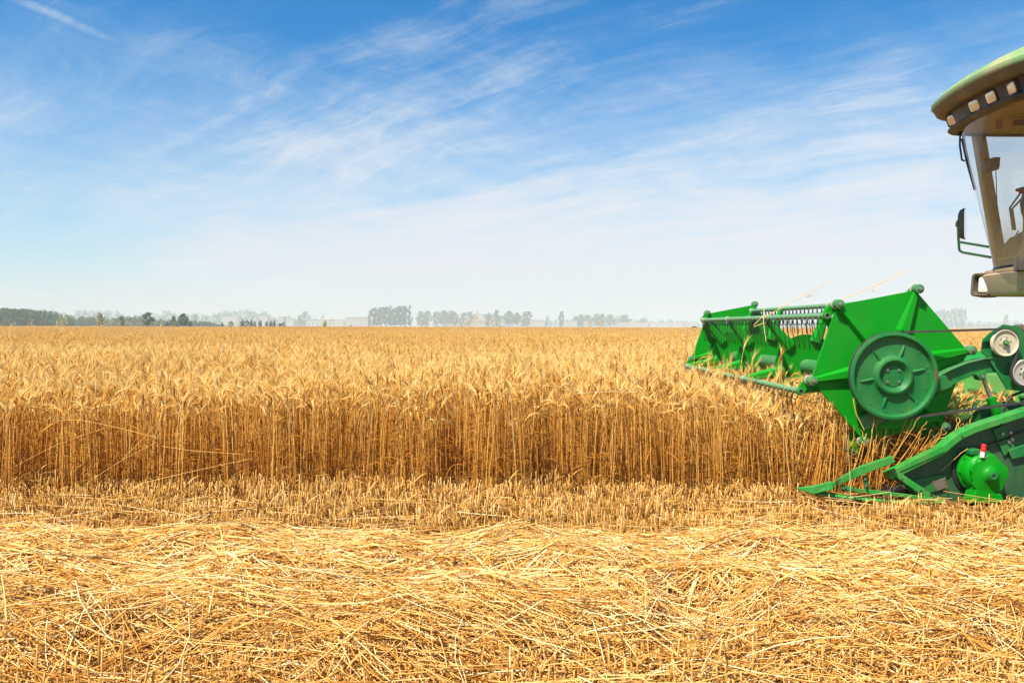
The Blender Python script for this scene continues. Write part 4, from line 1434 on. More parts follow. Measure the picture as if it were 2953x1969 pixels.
b.build('feeder_house', GREEN, CH, bevel=0.01)

# --- cab
def offset_curve(pts, d, z, dx=0.0):
    """plan curve moved inwards by d (towards +X and the middle)"""
    out = []
    n = len(pts)
    for i in range(n):
        a, c_ = Vector((*pts[max(i - 1, 0)], 0)), Vector((*pts[min(i + 1, n - 1)], 0))
        t = (c_ - a).normalized()
        nrm = Vector((t.y, -t.x, 0))         # pts run from the far side round the front to the near side
        p = Vector((*pts[i], 0)) - nrm * d
        out.append(Vector((p.x + dx, p.y, z)))
    return out

def rounded(pts, times=3):
    pts = [Vector((*p, 0)) for p in pts]
    for _ in range(times):
        q = [pts[0]]
        for i in range(len(pts) - 1):
            q.append(pts[i].lerp(pts[i + 1], 0.25))
            q.append(pts[i].lerp(pts[i + 1], 0.75))
        q.append(pts[-1])
        pts = q
    return [(p.x, p.y) for p in pts]

def inward_sign(pts):
    return 1
ROOF = rounded([(5.45, 7.20), (4.6, 7.20), (4.02, 7.20), (3.70, 7.13), (3.60, 6.80), (3.54, 6.3), (3.56, 5.85), (3.70, 5.50), (4.05, 5.42), (4.6, 5.42), (5.45, 5.42)])
def roof_ring(d, z, dx=0.0):
    return offset_curve(ROOF, d, z - 0.075, dx + 0.055)
b = MB()
b.loft([roof_ring(0.0, 3.035), roof_ring(-0.012, 3.05), roof_ring(-0.008, 3.085), roof_ring(0.025, 3.10), roof_ring(0.05, 3.145), roof_ring(0.16, 3.205), roof_ring(0.42, 3.225), roof_ring(0.70, 3.235)])
rr = roof_ring(0.70, 3.235)
b.add(rr, [tuple(range(len(rr)))])
roof = b.build('roof', GREEN_ROOF, CH, smooth=50)
b = MB()
b.loft([roof_ring(0.004, 3.036), roof_ring(0.03, 2.985), roof_ring(0.055, 2.970), roof_ring(0.115, 2.985)])
b.build('visor', VISOR, roof, smooth=50)
b = MB()
b.loft([roof_ring(0.112, 2.99), roof_ring(0.118, 2.97), roof_ring(0.160, 2.865), roof_ring(0.155, 2.855)])
b.build('lamp_band', PLASTIC, roof, smooth=50)
b = MB()
rails = [roof_ring(0.150, 2.872), roof_ring(0.122, 2.858), roof_ring(0.118, 2.840), roof_ring(0.140, 2.822), roof_ring(0.185, 2.815), roof_ring(0.20, 2.83)]
b.loft(rails)
b.build('rain_rail', PLASTIC, roof, smooth=60)
b = MB()
lr = roof_ring(0.165, 2.835)
lo, hi = lr, [p + Vector((0, 0, 0.03)) for p in lr]
b.add(lo, [tuple(range(len(lo)))])
b.build('headliner', LINER, roof)

def plan_at(ring, ratio):
    """point and outward normal of a plan curve where X/Y equals ratio"""
    for i in range(len(ring) - 1):
        a, c_ = ring[i], ring[i + 1]
        if a.y < 5.3:
            break
        ra, rc = a.x / a.y, c_.x / c_.y
        if (ra - ratio) * (rc - ratio) <= 0 and abs(rc - ra) > 1e-6 and ring[i].x < 4.4 and (rc > ra):
            f = (ratio - ra) / (rc - ra)
            t = (c_ - a).normalized()
            return a.lerp(c_, f), Vector((-abs(t.y), t.x if t.y < 0 else -t.x, 0))
    return None, None

def lamp(ratio, z, w, h, lens, parent, ring, tiltz=-0.35):
    p, nrm = plan_at(ring, ratio)
    if p is None:
        return
    nrm = nrm.normalized()
    t = Vector((-nrm.y, nrm.x, 0))
    up = Vector((0, 0, 1))
    nn = (nrm + up * tiltz).normalized()
    uu = t.cross(nn).normalized()
    if uu.z < 0: uu = -uu
    c = Vector((p.x, p.y, z)) + nrm * 0.006
    def ring_(sx, sy, o):
        r_ = []
        for k in range(20):
            th = 6.2832 * k / 20
            cx, cz = math.cos(th), math.sin(th)
            ex = 0.35
            r_.append(c + t * math.copysign(abs(cx) ** ex, cx) * sx + uu * math.copysign(abs(cz) ** ex, cz) * sy + nn * o)
        return r_
    b = MB()
    b.loft([ring_(w * 0.58, h * 0.62, -0.02), ring_(w * 0.58, h * 0.62, 0.006), ring_(w * 0.50, h * 0.50, 0.006), ring_(w * 0.49, h * 0.49, -0.012)], closed=True, cap=False)
    la = b.build('work_lamp', BLACK, parent, smooth=50)
    b = MB()
    b.loft([ring_(w * 0.49, h * 0.49, -0.004), ring_(w * 0.46, h * 0.45, 0.007), ring_(w * 0.30, h * 0.28, 0.011)], closed=True, cap=True)
    b.build('lamp_glass', lens, parent, smooth=50)
band = roof_ring(0.142, 2.915)
for ratio, w in ((0.5575, 0.115), (0.5850, 0.125), (0.6062, 0.125), (0.6322, 0.130), (0.662, 0.13), (0.705, 0.12)):
    lamp(ratio, 2.843, w, 0.092, LENS, roof, band)

# windshield, bowed in plan and leaning in towards the floor
GL = rounded([(4.10, 7.07), (3.93, 6.98), (3.80, 6.72), (3.745, 6.3), (3.78, 5.9), (3.92, 5.62), (4.10, 5.55)])
def gl(z):
    f = max(0.0, (2.83 - z) / 1.27)
    return [Vector((x + 0.30 * f ** 1.05, y_ + (6.31 - y_) * 0.05 * f, z)) for x, y_ in GL]
b = MB()
zs = [2.84, 2.6, 2.35, 2.1, 1.85, 1.65, 1.56]
b.loft([gl(z) for z in zs])
ws = b.build('windshield', GLASS, CH, smooth=60, recalc=False)
def pillar(pts, nm='cab_pillar', m_=PILLARM):
    b = MB()
    b.hull8(pts)
    return b.build(nm, m_, CH, bevel=0.012)
for (ya, yb) in ((7.03, 7.10), (5.52, 5.58)):
    pillar([(4.330, ya, 1.50), (4.430, ya, 1.50), (4.430, yb, 1.50), (4.330, yb, 1.50), (4.095, ya, 2.86), (4.195, ya, 2.86), (4.195, yb, 2.86), (4.095, yb, 2.86)])
    pillar([(5.36, ya, 1.30), (5.46, ya, 1.30), (5.46, yb, 1.30), (5.36, yb, 1.30), (5.30, ya, 2.86), (5.40, ya, 2.86), (5.40, yb, 2.86), (5.30, yb, 2.86)])
for ya in (7.06, 5.55):
    b = MB()
    b.prism([(4.42, ya, 1.52), (5.38, ya, 1.34), (5.32, ya, 2.85), (4.18, ya, 2.85)], 0.006)
    b.build('side_window', GLASS, CH)
b = MB()                                       # lower door panels
low = [(4.36, 1.36), (5.42, 1.34), (5.42, 1.98), (5.0, 1.99), (4.72, 1.965), (4.55, 1.91), (4.42, 1.84), (4.37, 1.78)]
for ya in (7.00,):
    b.prism([(x, ya, z) for x, z in low], 0.03)
b.build('inner_panel', PILLARM, CH)
b = MB()
b.prism([(4.42, 5.55, 1.34), (5.42, 5.55, 1.34), (5.42, 5.55, 1.60), (4.42, 5.55, 1.60)], 0.03)
b.build('door_sill', HOUSING, CH)
b = MB()
b.hull8([(5.44, 5.58, 1.34), (5.48, 5.58, 1.34), (5.48, 7.03, 1.34), (5.44, 7.03, 1.34), (5.38, 5.58, 2.0), (5.42, 5.58, 2.0), (5.42, 7.03, 2.0), (5.38, 7.03, 2.0)])
b.build('rear_wall', HOUSING, CH)
# floor, ledges and the housing under the windshield
HP = rounded([(5.45, 7.20), (4.7, 7.20), (4.38, 7.22), (4.20, 7.16), (4.145, 6.9), (4.11, 6.4), (4.13, 5.9), (4.22, 5.55), (4.45, 5.47), (4.8, 5.46), (5.45, 5.46)])
def hring(d, z):
    return offset_curve(HP, d, z)
b = MB()
b.loft([hring(0.10, 1.322), hring(0.035, 1.325), hring(0.025, 1.345), hring(0.0, 1.50), hring(0.012, 1.515), hring(0.06, 1.52)])
r_ = hring(0.10, 1.322)
b.add(r_, [tuple(range(len(r_)))])
hs_ = b.build('cab_base', HOUSING, CH, smooth=40)
b = MB()
b.loft([hring(0.055, 1.515), hring(0.04, 1.525), hring(0.045, 1.545), hring(0.075, 1.555), hring(0.10, 1.55)])
b.build('ledge', TAN, hs_, smooth=50)
b = MB()
b.loft([hring(0.09, 1.548), hring(0.100, 1.552), hring(0.125, 1.635), hring(0.145, 1.637), hring(0.16, 1.60)])
b.build('lower_frame', PLASTIC, hs_, smooth=50)
b = MB()
b.loft([hring(0.115, 1.637), hring(0.112, 1.648), hring(0.125, 1.658), hring(0.150, 1.650)])
b.build('sill_strip', TAN, hs_, smooth=50)
b = MB()
r_ = hring(0.12, 1.54)
b.add(r_, [tuple(range(len(r_)))])
b.build('cab_floor', PLASTIC, hs_)
# headlight set in the far end of the base
def headlight(y_c, s):
    nrm = Vector((-0.93, -0.30 * s, 0.10)).normalized()
    t = Vector((-nrm.y, nrm.x, 0)).normalized()
    up = nrm.cross(t)
    if up.z < 0: up = -up
    c = Vector((4.175, y_c, 1.425))
    def rg(sx, sy, o, ex=0.35):
        q = []
        for k in range(24):
            th = 6.2832 * k / 24
            q.append(c + t * math.copysign(abs(math.cos(th)) ** ex, math.cos(th)) * sx + up * math.copysign(abs(math.sin(th)) ** ex, math.sin(th)) * sy + nrm * o)
        return q
    b = MB()
    b.loft([rg(0.105, 0.105, -0.09), rg(0.100, 0.104, 0.020), rg(0.092, 0.096, 0.026), rg(0.076, 0.082, 0.020), rg(0.070, 0.076, -0.025)], closed=True)
    hl = b.build('headlight', PLASTIC, CH, smooth=50)
    b = MB()
    b.add(rg(0.072, 0.078, -0.022), [tuple(range(24))])
    b.build('recess', BLACK, hl)
    b = MB()
    c = c - t * 0.020 * s if t.y * s > 0 else c + t * 0.020 * s
    b.loft([rg(0.054, 0.070, -0.018), rg(0.052, 0.068, 0.010), rg(0.040, 0.054, 0.016)], closed=True, cap=True)
    b.build('headlight_glass', LENS2, hl, smooth=50)
headlight(7.02, 1)
headlight(5.66, -1)

# wiper on the far corner of the windshield
yw = 6.93
b = MB()
b.tube([F(2775, 308, yw), F(2770, 330, yw), F(2768, 420, yw), F(2774, 462, yw), F(2782, 464, yw)], 0.0085, 8)
b.tube([F(2778, 310, yw - 0.01), F(2777, 380, yw - 0.01), F(2783, 430, yw), F(2800, 500, yw), F(2806, 525, yw)], 0.011, 8)
wp = b.build('wiper_arm', BLACK, ws, smooth=50)
b = MB()
b.tube([F(2775, 400, yw + 0.01), F(2790, 470, yw + 0.01), F(2812, 548, yw + 0.01)], 0.012, 6)
b.build('wiper_blade', BLACK, ws, smooth=50)
b = MB()
b.tube([F(2768, 312, yw), F(2768, 300, yw - 0.02), F(2778, 294, yw - 0.03), F(2786, 297, yw - 0.03), F(2793, 306, yw - 0.03)], 0.012, 10)
b.build('wiper_pivot', PLASTIC, ws, smooth=50)

# mirror on the far side
ym = 7.58
b = MB()
pm = [F(2766, 700, ym), F(2762, 640, ym)]
b.tube([F(2762, 634, ym), F(2764, 690, ym), F(2766, 718, ym), F(2768, 724, ym - 0.03), F(2776, 728, ym - 0.10), F(2856, 742, 7.10)], 0.0115, 10)
b.tube([F(2766, 698, ym), F(2850, 712, 7.10)], 0.0115, 10)
ma = b.build('mirror_arm', GREEN_LIT, CH, smooth=50)
def mring(sx, sz, ox):
    c = F(2779, 646, ym)
    nrm = Vector((0.80, -0.60, 0.06)).normalized()
    t = Vector((-nrm.y, nrm.x, 0)).normalized()
    q = []
    for k in range(28):
        th = 6.2832 * k / 28
        q.append(c + t * math.copysign(abs(math.cos(th)) ** 0.5, math.cos(th)) * sx + Vector((0, 0, 1)) * math.copysign(abs(math.sin(th)) ** 0.6, math.sin(th)) * sz + nrm * ox)
    return q
b = MB()
b.loft([mring(0.040, 0.100, -0.045), mring(0.064, 0.135, -0.028), mring(0.074, 0.148, 0.004), mring(0.074, 0.148, 0.012), mring(0.066, 0.140, 0.013)], closed=True, cap=False)
b.add(mring(0.040, 0.100, -0.045), [tuple(range(28))])
mh = b.build('mirror', PLASTIC, CH, smooth=50)
b = MB()
b.add(mring(0.067, 0.141, 0.0125), [tuple(range(28))])
b.build('mirror_glass', MIRRORM, mh)
b = MB()
b.box(F(2758, 654, ym) + Vector((0, -0.02, 0)), F(2772, 640, ym) + Vector((0, 0.02, 0)))
b.build('mirror_clamp', GREY, mh, bevel=0.004)

# things inside the cab
yb_ = 6.98
b = MB()
b.prism([F(2838, 462, yb_), F(2870, 453, yb_), F(2886, 453, yb_), F(2884, 478, yb_), F(2882, 488, yb_), F(2856, 496, yb_), F(2842, 497, yb_)], 0.05)
sb = b.build('monitor_box', GREY, CH, bevel=0.006)
b = MB()
b.tube([F(2871, 488, yb_), F(2873, 520, yb_), F(2874, 560, yb_), F(2876, 600, yb_), F(2880, 660, yb_)], 0.0035, 6)
b.build('cord', BLACK, sb, smooth=60)
ysv = 6.45
b = MB()
b.prism([F(2869, 346, ysv), F(3060, 322, ysv), F(3060, 356, ysv), F(2869, 375, ysv)], 0.015)
sv = b.build('sun_shade', LINER, CH, bevel=0.003)
b = MB()
b.prism([F(2871, 348, ysv - 0.003), F(2889, 346, ysv - 0.003), F(2892, 371, ysv - 0.003), F(2871, 373, ysv - 0.003)], 0.002)
b.build('red_sticker', mat('faded_red', (0.30, 0.085, 0.035), 0.6), sv)
b = MB()
b.prism([F(2922, 347, ysv - 0.003), F(2990, 341, ysv - 0.003), F(2990, 358, ysv - 0.003), F(2920, 364, ysv - 0.003)], 0.002)
for k in range(3):
    b.prism([F(2924, 331 + 4 * k, ysv - 0.003), F(2990, 326 + 4 * k, ysv - 0.003), F(2990, 327.6 + 4 * k, ysv - 0.003), F(2924, 332.6 + 4 * k, ysv - 0.003)], 0.002)
b.build('printed_label', mat('brown_print', (0.14, 0.085, 0.035), 0.7), sv)  # printed label: a dark hatched block and lines of text
yc = 6.30
b = MB()
cc = F(2978, 700, yc)
b.lathe((cc.x, cc.y, 1.50), [(0.13, 0.0), (0.125, 0.10), (0.10, 0.13), (0.098, 0.15), (0.092, 0.155), (0.092, 0.175), (0.086, 0.18), (0.086, 0.20), (0.078, 0.205), (0.078, 0.225), (0.070, 0.23), (0.066, 0.42), (0.080, 0.47), (0.088, 0.54), (0.07, 0.62), (0.03, 0.66), (0.0001, 0.665)], 24, 'Z')
b.build('steering_column', PLASTIC, CH, smooth=40)
b = MB()
wc = Vector((cc.x + 0.10, cc.y, 2.20))
b.loft([[wc + Vector((0.19 * math.cos(6.2832 * k / 32) + 0.014 * math.cos(j) * math.cos(6.2832 * k / 32), 0.19 * math.sin(6.2832 * k / 32) + 0.014 * math.cos(j) * math.sin(6.2832 * k / 32), 0.014 * math.sin(j) + 0.05 * math.cos(6.2832 * k / 32))) for k in range(33)] for j in [6.2832 * i / 8 for i in range(9)]])
b.build('steering_wheel', BLACK, CH, smooth=60)
yl = 6.55
for dx, top in ((0, (2948, 549)), (7, (2958, 560))):
    b = MB()
    b.tube([F(2921 + dx, 664, yl), F(2912 + dx, 600 + dx * 0.4, yl), F(*top, yl)], 0.0085, 8)
    lv = b.build('lever', TAN, CH, smooth=50)
    b = MB()
    kp_ = F(top[0] - 3, top[1] + 3, yl)
    b.lathe((kp_.x, kp_.y, kp_.z), [(0.0001, -0.022), (0.016, -0.016), (0.022, 0), (0.018, 0.014), (0.0001, 0.02)], 16, 'Z')
    b.build('knob', RED if dx == 0 else GREY, lv, smooth=60)
b = MB()
b.tube([F(2926, 684, yl - 0.05), F(2937, 665, yl - 0.05)], 0.006, 8)
b.build('pedal_rod', WHITE, CH, smooth=60)
b = MB()
b.hull8([(4.75, 6.05, 1.56), (5.25, 6.05, 1.56), (5.25, 6.6, 1.56), (4.75, 6.6, 1.56), (4.72, 6.02, 1.95), (5.25, 6.02, 1.92), (5.25, 6.62, 1.92), (4.72, 6.62, 1.95)])
seat = b.build('seat', SEATM, CH, bevel=0.05)
b = MB()
b.hull8([(5.18, 6.05, 1.9), (5.30, 6.05, 1.9), (5.30, 6.6, 1.9), (5.18, 6.6, 1.9), (5.26, 6.1, 2.48), (5.36, 6.1, 2.48), (5.36, 6.55, 2.48), (5.26, 6.55, 2.48)])
b.build('backrest', SEATM, CH, bevel=0.04)

# --- body, wheels and ladder, beyond the edge of the picture
b = MB()
b.prism([(5.50, 5.50, 1.25), (5.50, 5.50, 2.55), (5.70, 5.50, 2.95), (7.4, 5.50, 2.95), (9.2, 5.50, 2.55), (9.5, 5.50, 1.9), (9.1, 5.50, 1.1), (7.9, 5.50, 0.95), (6.2, 5.50, 0.95)], 1.65)
body = b.build('body', GREEN, CH, bevel=0.03)
for q0, q1 in (((5.9, 5.485, 1.5), (7.3, 5.50, 2.3)), ((7.4, 5.485, 1.35), (8.9, 5.50, 2.3))):
    b = MB()
    b.box(q0, q1)
    b.build('side_panel', GREEN, body, bevel=0.006)
b = MB()
b.box((5.8, 5.48, 2.42), (9.0, 5.499, 2.50))
b.build('stripe', YELLOW, body)
for (x, y_, r_, w_) in ((6.05, 5.35, 0.74, 0.46), (6.05, 7.30, 0.74, 0.46), (8.6, 5.45, 0.46, 0.30), (8.6, 7.30, 0.46, 0.30)):
    b = MB()
    def tread(t, rad, r0=r_):
        return 1 + (0.035 * math.tanh(6 * math.sin(22 * t)) if rad > r0 * 0.9 else 0)
    b.lathe((x, y_, r_ * 1.03), [(r_ * 0.52, -w_ * 0.42), (r_ * 0.80, -w_ * 0.5), (r_ * 0.95, -w_ * 0.46), (r_, -w_ * 0.3), (r_, w_ * 0.3), (r_ * 0.95, w_ * 0.46), (r_ * 0.80, w_ * 0.5), (r_ * 0.52, w_ * 0.42)], 132, rmod=tread)
    wheel = b.build('wheel', TYRE, CH, smooth=30)
    b = MB()
    b.lathe((x, y_, r_ * 1.03), [(0.0001, -w_ * 0.30), (r_ * 0.2, -w_ * 0.30), (r_ * 0.24, -w_ * 0.15), (r_ * 0.44, -w_ * 0.10), (r_ * 0.48, -w_ * 0.40), (r_ * 0.54, -w_ * 0.44), (r_ * 0.54, w_ * 0.44), (r_ * 0.48, w_ * 0.40), (r_ * 0.2, w_ * 0.2), (0.0001, w_ * 0.2)], 40)
    b.build('rim', YELLOW, wheel, smooth=35)
for q0, q1, r_ in (((6.05, 5.4, 0.76), (6.05, 7.3, 0.76), 0.11), ((8.6, 5.5, 0.50), (8.6, 7.3, 0.50), 0.07)):
    b = MB()
    b.tube([q0, q1], r_, 12)
    b.build('axle', GREY, CH)
b = MB()
b.box((5.9, 5.9, 0.6), (8.8, 6.9, 1.0))
b.build('chassis', GREY, CH)
# ------------------------------------------------------------------ trees, woods and buildings beyond the field
def leaf_mat(name, stops):
    m = straw_mat(name, stops, 0.25, 0.6, 0.2)
    return m
LEAF = leaf_mat('tree_leaves', [(0.0, (0.026, 0.080, 0.026)), (0.5, (0.048, 0.140, 0.042)), (1.0, (0.085, 0.175, 0.055))])
LEAF_GREY = leaf_mat('poplar_leaves', [(0.0, (0.026, 0.072, 0.040)), (0.5, (0.044, 0.120, 0.062)), (1.0, (0.075, 0.150, 0.080))])
BARK = mat('bark', (0.14, 0.115, 0.085), 0.9, dirt_scale=2)
OAT = straw_mat('dry_oat', [(0.0, (0.5, 0.36, 0.14)), (1.0, (0.86, 0.74, 0.45))], 0.3)

def leaves(bag, centers, sizes, n_per, leaf, tint):
    """small quads gathered in clumps"""
    N = len(centers) * n_per
    c = np.repeat(np.asarray(centers), n_per, axis=0)
    s = np.repeat(np.asarray(sizes), n_per, axis=0)
    d = rng.normal(size=(N, 3))
    d /= np.linalg.norm(d, axis=1, keepdims=True)
    p = c + d * s * (rng.random((N, 1)) ** 0.45)
    a = rng.normal(size=(N, 3))
    a /= np.linalg.norm(a, axis=1, keepdims=True)
    b = np.cross(a, rng.normal(size=(N, 3)))
    b /= np.linalg.norm(b, axis=1, keepdims=True)
    L = leaf * rng.uniform(0.6, 1.3, (N, 1))
    V = np.stack([p - a * L, p - b * L * 0.5, p + a * L, p + b * L * 0.5], axis=1).reshape(-1, 3)
    Q = np.arange(N * 4).reshape(-1, 4)
    t = np.repeat(np.clip(np.repeat(tint, n_per) + rng.normal(0, 0.12, N), 0, 1), 4)
    bag.add(V, Q, t)

def crown_mesh(kind, seed):
    """crown of unit height standing on z=0, and its limbs; kinds: round, tall, bush, ragged, thin"""
    r = np.random.default_rng(seed)
    bag = Bag()
    wood = MB()
    if kind == 'round':
        nC, w, z0, leaf, npc, cs = 46, 0.40, 0.24, 0.040, 40, 0.105
    elif kind == 'tall':
        nC, w, z0, leaf, npc, cs = 44, 0.20, 0.12, 0.034, 36, 0.070
    elif kind == 'bush':
        nC, w, z0, leaf, npc, cs = 30, 0.46, 0.08, 0.045, 30, 0.14
    elif kind == 'ragged':
        nC, w, z0, leaf, npc, cs = 46, 0.23, 0.10, 0.032, 34, 0.060
    else:
        nC, w, z0, leaf, npc, cs = 26, 0.17, 0.16, 0.030, 20, 0.050
    lean = r.normal(0.02, 0.03) if kind not in ('ragged', 'thin') else 0.08
    P = []
    for i in range(nC):
        f = (i + r.random()) / nC
        z = z0 + (0.97 - z0) * f
        if kind == 'round': prof = math.sqrt(max(0.02, 1 - (2 * f - 0.95) ** 2))
        elif kind == 'bush': prof = math.sqrt(max(0.03, 1 - (1.15 * f) ** 2 * 0.75))
        elif kind == 'tall': prof = (math.sin(math.pi * min(1, f * 0.80 + 0.16)) ** 0.7)
        elif kind == 'ragged': prof = 0.35 + 0.8 * math.sin(math.pi * min(1, f * 0.75 + 0.15)) * r.uniform(0.5, 1.15)
        else: prof = 0.25 + 0.75 * math.sin(math.pi * min(1, f * 0.78 + 0.12)) * r.uniform(0.4, 1.1)
        th = r.uniform(0, 6.283)
        rad = w * prof * math.sqrt(r.uniform(0.10, 1.0))
        P.append((math.cos(th) * rad + lean * z * z, math.sin(th) * rad, z + (0.05 * rad / w if kind in ('ragged', 'thin') else 0)))
    P = np.array(P)
    tint = np.clip(0.42 + 0.22 * r.normal(size=nC), 0, 1)
    sz = cs * r.uniform(0.6, 1.25, (nC, 1)) * np.array([[1, 1, 1.25 if kind in ('ragged', 'thin', 'tall') else 0.85]])
    leaves(bag, P, sz, npc, leaf, tint)
    top = 0.86 if kind != 'bush' else 0.4
    wood.tube([(0, 0, 0), (0.004, 0.0, 0.2), (lean * 0.3, 0.004, 0.5), (lean * top * top, 0, top)], [0.026, 0.020, 0.013, 0.003], 7)
    for i in range(0, nC, 3):
        q = Vector(P[i])
        zb = max(0.08, q.z - 0.16)
        wood.tube([(lean * zb * zb, 0, zb), (q.x * 0.5 + lean * 0.3 * q.z * q.z, q.y * 0.5, q.z - 0.06), tuple(q)], [0.009, 0.006, 0.002], 5)
    return bag.out(), wood

TREES = {}
def tree(name, label, group, u, v_top, v_base, Y, kind, leafm, seed=0, wid=1.0):
    """one tree whose top shows at v_top: trunk and crown, meshes shared between trees of one look"""
    key = (kind, seed, leafm.name)
    if key not in TREES:
        (V, Q, T), wood = crown_mesh(kind, 100 + seed)
        cme = raw_mesh('crown', V, Q, {'tint': ('FLOAT', T.astype(np.float32))}, leafm, smooth=False)
        tme = bpy.data.meshes.new('trunk')
        tme.from_pydata(wood.v, [], wood.f)
        tme.materials.append(BARK)
        TREES[key] = (cme, tme)
    cme, tme = TREES[key]
    p = F(u, 940, Y)
    h = F(u, v_top, Y).z
    root = empty(name, (p.x, Y, 0))
    root.scale = (h * wid, h * wid, h)
    root.rotation_euler = (0, 0, rng.uniform(-0.5, 0.5))
    for nm, me in (('trunk', tme), ('crown', cme)):
        o = bpy.data.objects.new(nm, me)
        COL.objects.link(o)
        o.parent = root
    return tag(root, label, 'tree', group)

# dark wood at the left edge, the green belt running from it and the pale woods behind
def wood(name, label, tops, Y, depth, leafm, leaf, step, under):
    bag = Bag()
    C_, S_, t_ = [], [], []
    us = [t[0] for t in tops]
    vs = [t[1] for t in tops]
    x0, x1 = F(us[0], 940, Y).x, F(us[-1], 940, Y).x
    for x in np.arange(x0, x1, step):
        for yy in np.arange(Y, Y + depth, step * 1.6):
            X = x + rng.uniform(-0.5, 0.5) * step
            u = 1476.5 + X * FPX / Y
            top = F(u, np.interp(u, us, vs), Y).z * rng.uniform(0.90, 1.06)
            r_ = step * rng.uniform(0.7, 1.15)
            for z in np.arange(max(0.4, top - r_ * 2.8), top - r_ * 0.35, r_ * 0.8):
                C_.append((X, yy + rng.uniform(-1, 1), z))
                S_.append((r_, r_, r_ * 0.75))
                t_.append(np.clip(rng.normal(0.42, 0.2), 0, 1))
    leaves(bag, np.array(C_), np.array(S_), under, leaf, np.array(t_))
    o = strand_object(name, bag, leafm)
    return tag(o, label, 'wood', None, 'stuff')
wood('dense_wood', 'dark green wood at the left edge of the far field', [(-260, 888), (0, 894), (60, 895), (110, 901), (145, 912), (166, 930), (172, 937)], 420, 18, LEAF, 0.85, 2.8, 34)
wood('tree_belt', 'low green belt of trees behind the field, right of the dark wood', [(150, 934), (172, 918), (230, 914), (300, 918), (350, 914), (420, 919), (520, 922), (600, 929), (640, 936)], 560, 12, LEAF, 0.90, 2.8, 30)
wood('far_wood', 'pale hazy wood on the horizon above the green belt', [(60, 925), (100, 902), (150, 898), (180, 904), (212, 894), (250, 896), (290, 898), (330, 900), (372, 914), (400, 908), (440, 900), (480, 900), (520, 908), (560, 904), (610, 904), (650, 900), (690, 895), (740, 899), (800, 912), (860, 915), (900, 912), (920, 925)], 1650, 30, LEAF_GREY, 2.6, 10.0, 18)
wood('hazy_wood', 'faint blue grey tree line between the pale buildings', [(1260, 925), (1290, 912), (1400, 905), (1500, 912), (1560, 922), (1650, 915), (1690, 908), (1760, 912), (1850, 918), (1900, 921), (1990, 926), (2050, 930), (2200, 928), (2400, 925), (2700, 928), (2960, 925)], 1900, 30, LEAF_GREY, 2.8, 12.0, 16)

G1 = None
tree('field_tree', 'slender green tree with a pale grass head before it', None, 287, 904, 940, 262, 'tall', LEAF, 1, 1.1)
tree('field_tree', 'small slanting green sapling between the two largest left trees', None, 349, 915, 940, 262, 'tall', LEAF, 2)
tree('field_tree', 'broad round green tree, the widest standing clear at the field edge', None, 425, 901, 940, 262, 'round', LEAF, 3, 1.0)
tree('field_tree', 'narrow pointed green tree beside a low bush', None, 498, 911, 940, 262, 'tall', LEAF, 4, 1.2)
tree('shrub', 'low green bush beside the narrow pointed tree', None, 481, 928, 940, 262, 'bush', LEAF, 5)
tree('field_tree', 'round green tree with a small bush pressed against its trunk', None, 529, 905, 940, 262, 'round', LEAF, 6, 0.85)
tree('shrub', 'green bush at the foot of the second round tree', None, 517, 920, 940, 260, 'bush', LEAF, 5, 0.8)
tree('shrub', 'lone small dark bush just past the second round tree', None, 548, 926, 940, 262, 'tall', LEAF, 7, 1.2)
tree('distant_tree', 'pale wispy tree rising behind the green belt near the field trees', None, 386, 908, 940, 1128, 'thin', LEAF_GREY, 8, 1.4)
tree('distant_tree', 'pale wispy tree alone before the first white building', None, 561, 905, 940, 1128, 'thin', LEAF_GREY, 9, 1.6)
for u, v in ((640, 929), (665, 926), (698, 922), (711, 923), (724, 922), (734, 926), (750, 924), (768, 926), (780, 926), (790, 925), (806, 930)):
    tree('sapling', 'small dark sapling in the row along the white buildings', 'row of saplings before the white buildings', u, v, 940, 300, 'bush' if u % 2 else 'tall', LEAF, 10, 1.0)
tree('sapling', 'small sapling before the long low building, nearer the ragged pale pair', None, 937, 926, 940, 300, 'tall', LEAF, 11, 1.2)
tree('sapling', 'small sapling before the long low building, nearer the poplar clump', None, 954, 1158, 940, 300, 'bush', LEAF, 10, 0.9)
tree('shrub', 'wide dark bush at the end of the sapling row', None, 817, 930, 940, 300, 'bush', LEAF, 12, 1.3)
tree('poplar', 'pale windblown poplar, taller of a lone ragged pair', None, 876, 899, 940, 1470, 'ragged', LEAF_GREY, 13, 1.0)
tree('poplar', 'pale windblown poplar, shorter of a lone ragged pair', None, 861, 909, 940, 1470, 'ragged', LEAF_GREY, 14, 1.0)
for i, (u, v) in enumerate(((1072, 889), (1086, 892), (1098, 886), (1114, 885), (1129, 890), (1141, 885), (1157, 883), (1169, 884))):
    tree('poplar', 'grey green poplar in the dark ragged clump right of the long white building', 'poplars of the dark ragged clump', u, v, 942, 1155, 'ragged', LEAF_GREY, 13 + i % 4, 1.12)
tree('poplar', 'thin stunted poplar just right of the dark ragged clump', None, 1183, 914, 942, 1207, 'thin', LEAF_GREY, 8, 1.5)
GP = 'pale trees of the long hazy grove'
for i, (u, v, k, w) in enumerate(((1213, 897, 'tall', 1.5), (1230, 896, 'tall', 1.5), (1262, 900, 'round', 1.1), (1280, 896, 'round', 1.1), (1300, 897, 'round', 1.2), (1312, 902, 'round', 1.0), (1334, 901, 'ragged', 1.3), (1353, 899, 'ragged', 1.3))):
    tree('grove_tree', 'hazy blue green tree in the long grove beyond the field', GP, u, v, 942, 1470, k, LEAF_GREY, 20 + i % 3, w)
tree('grove_tree', 'hazy tree with a rounded crown, between the red roof and the tall narrow tree', None, 1408, 903, 943, 1365, 'tall', LEAF_GREY, 21, 1.5)
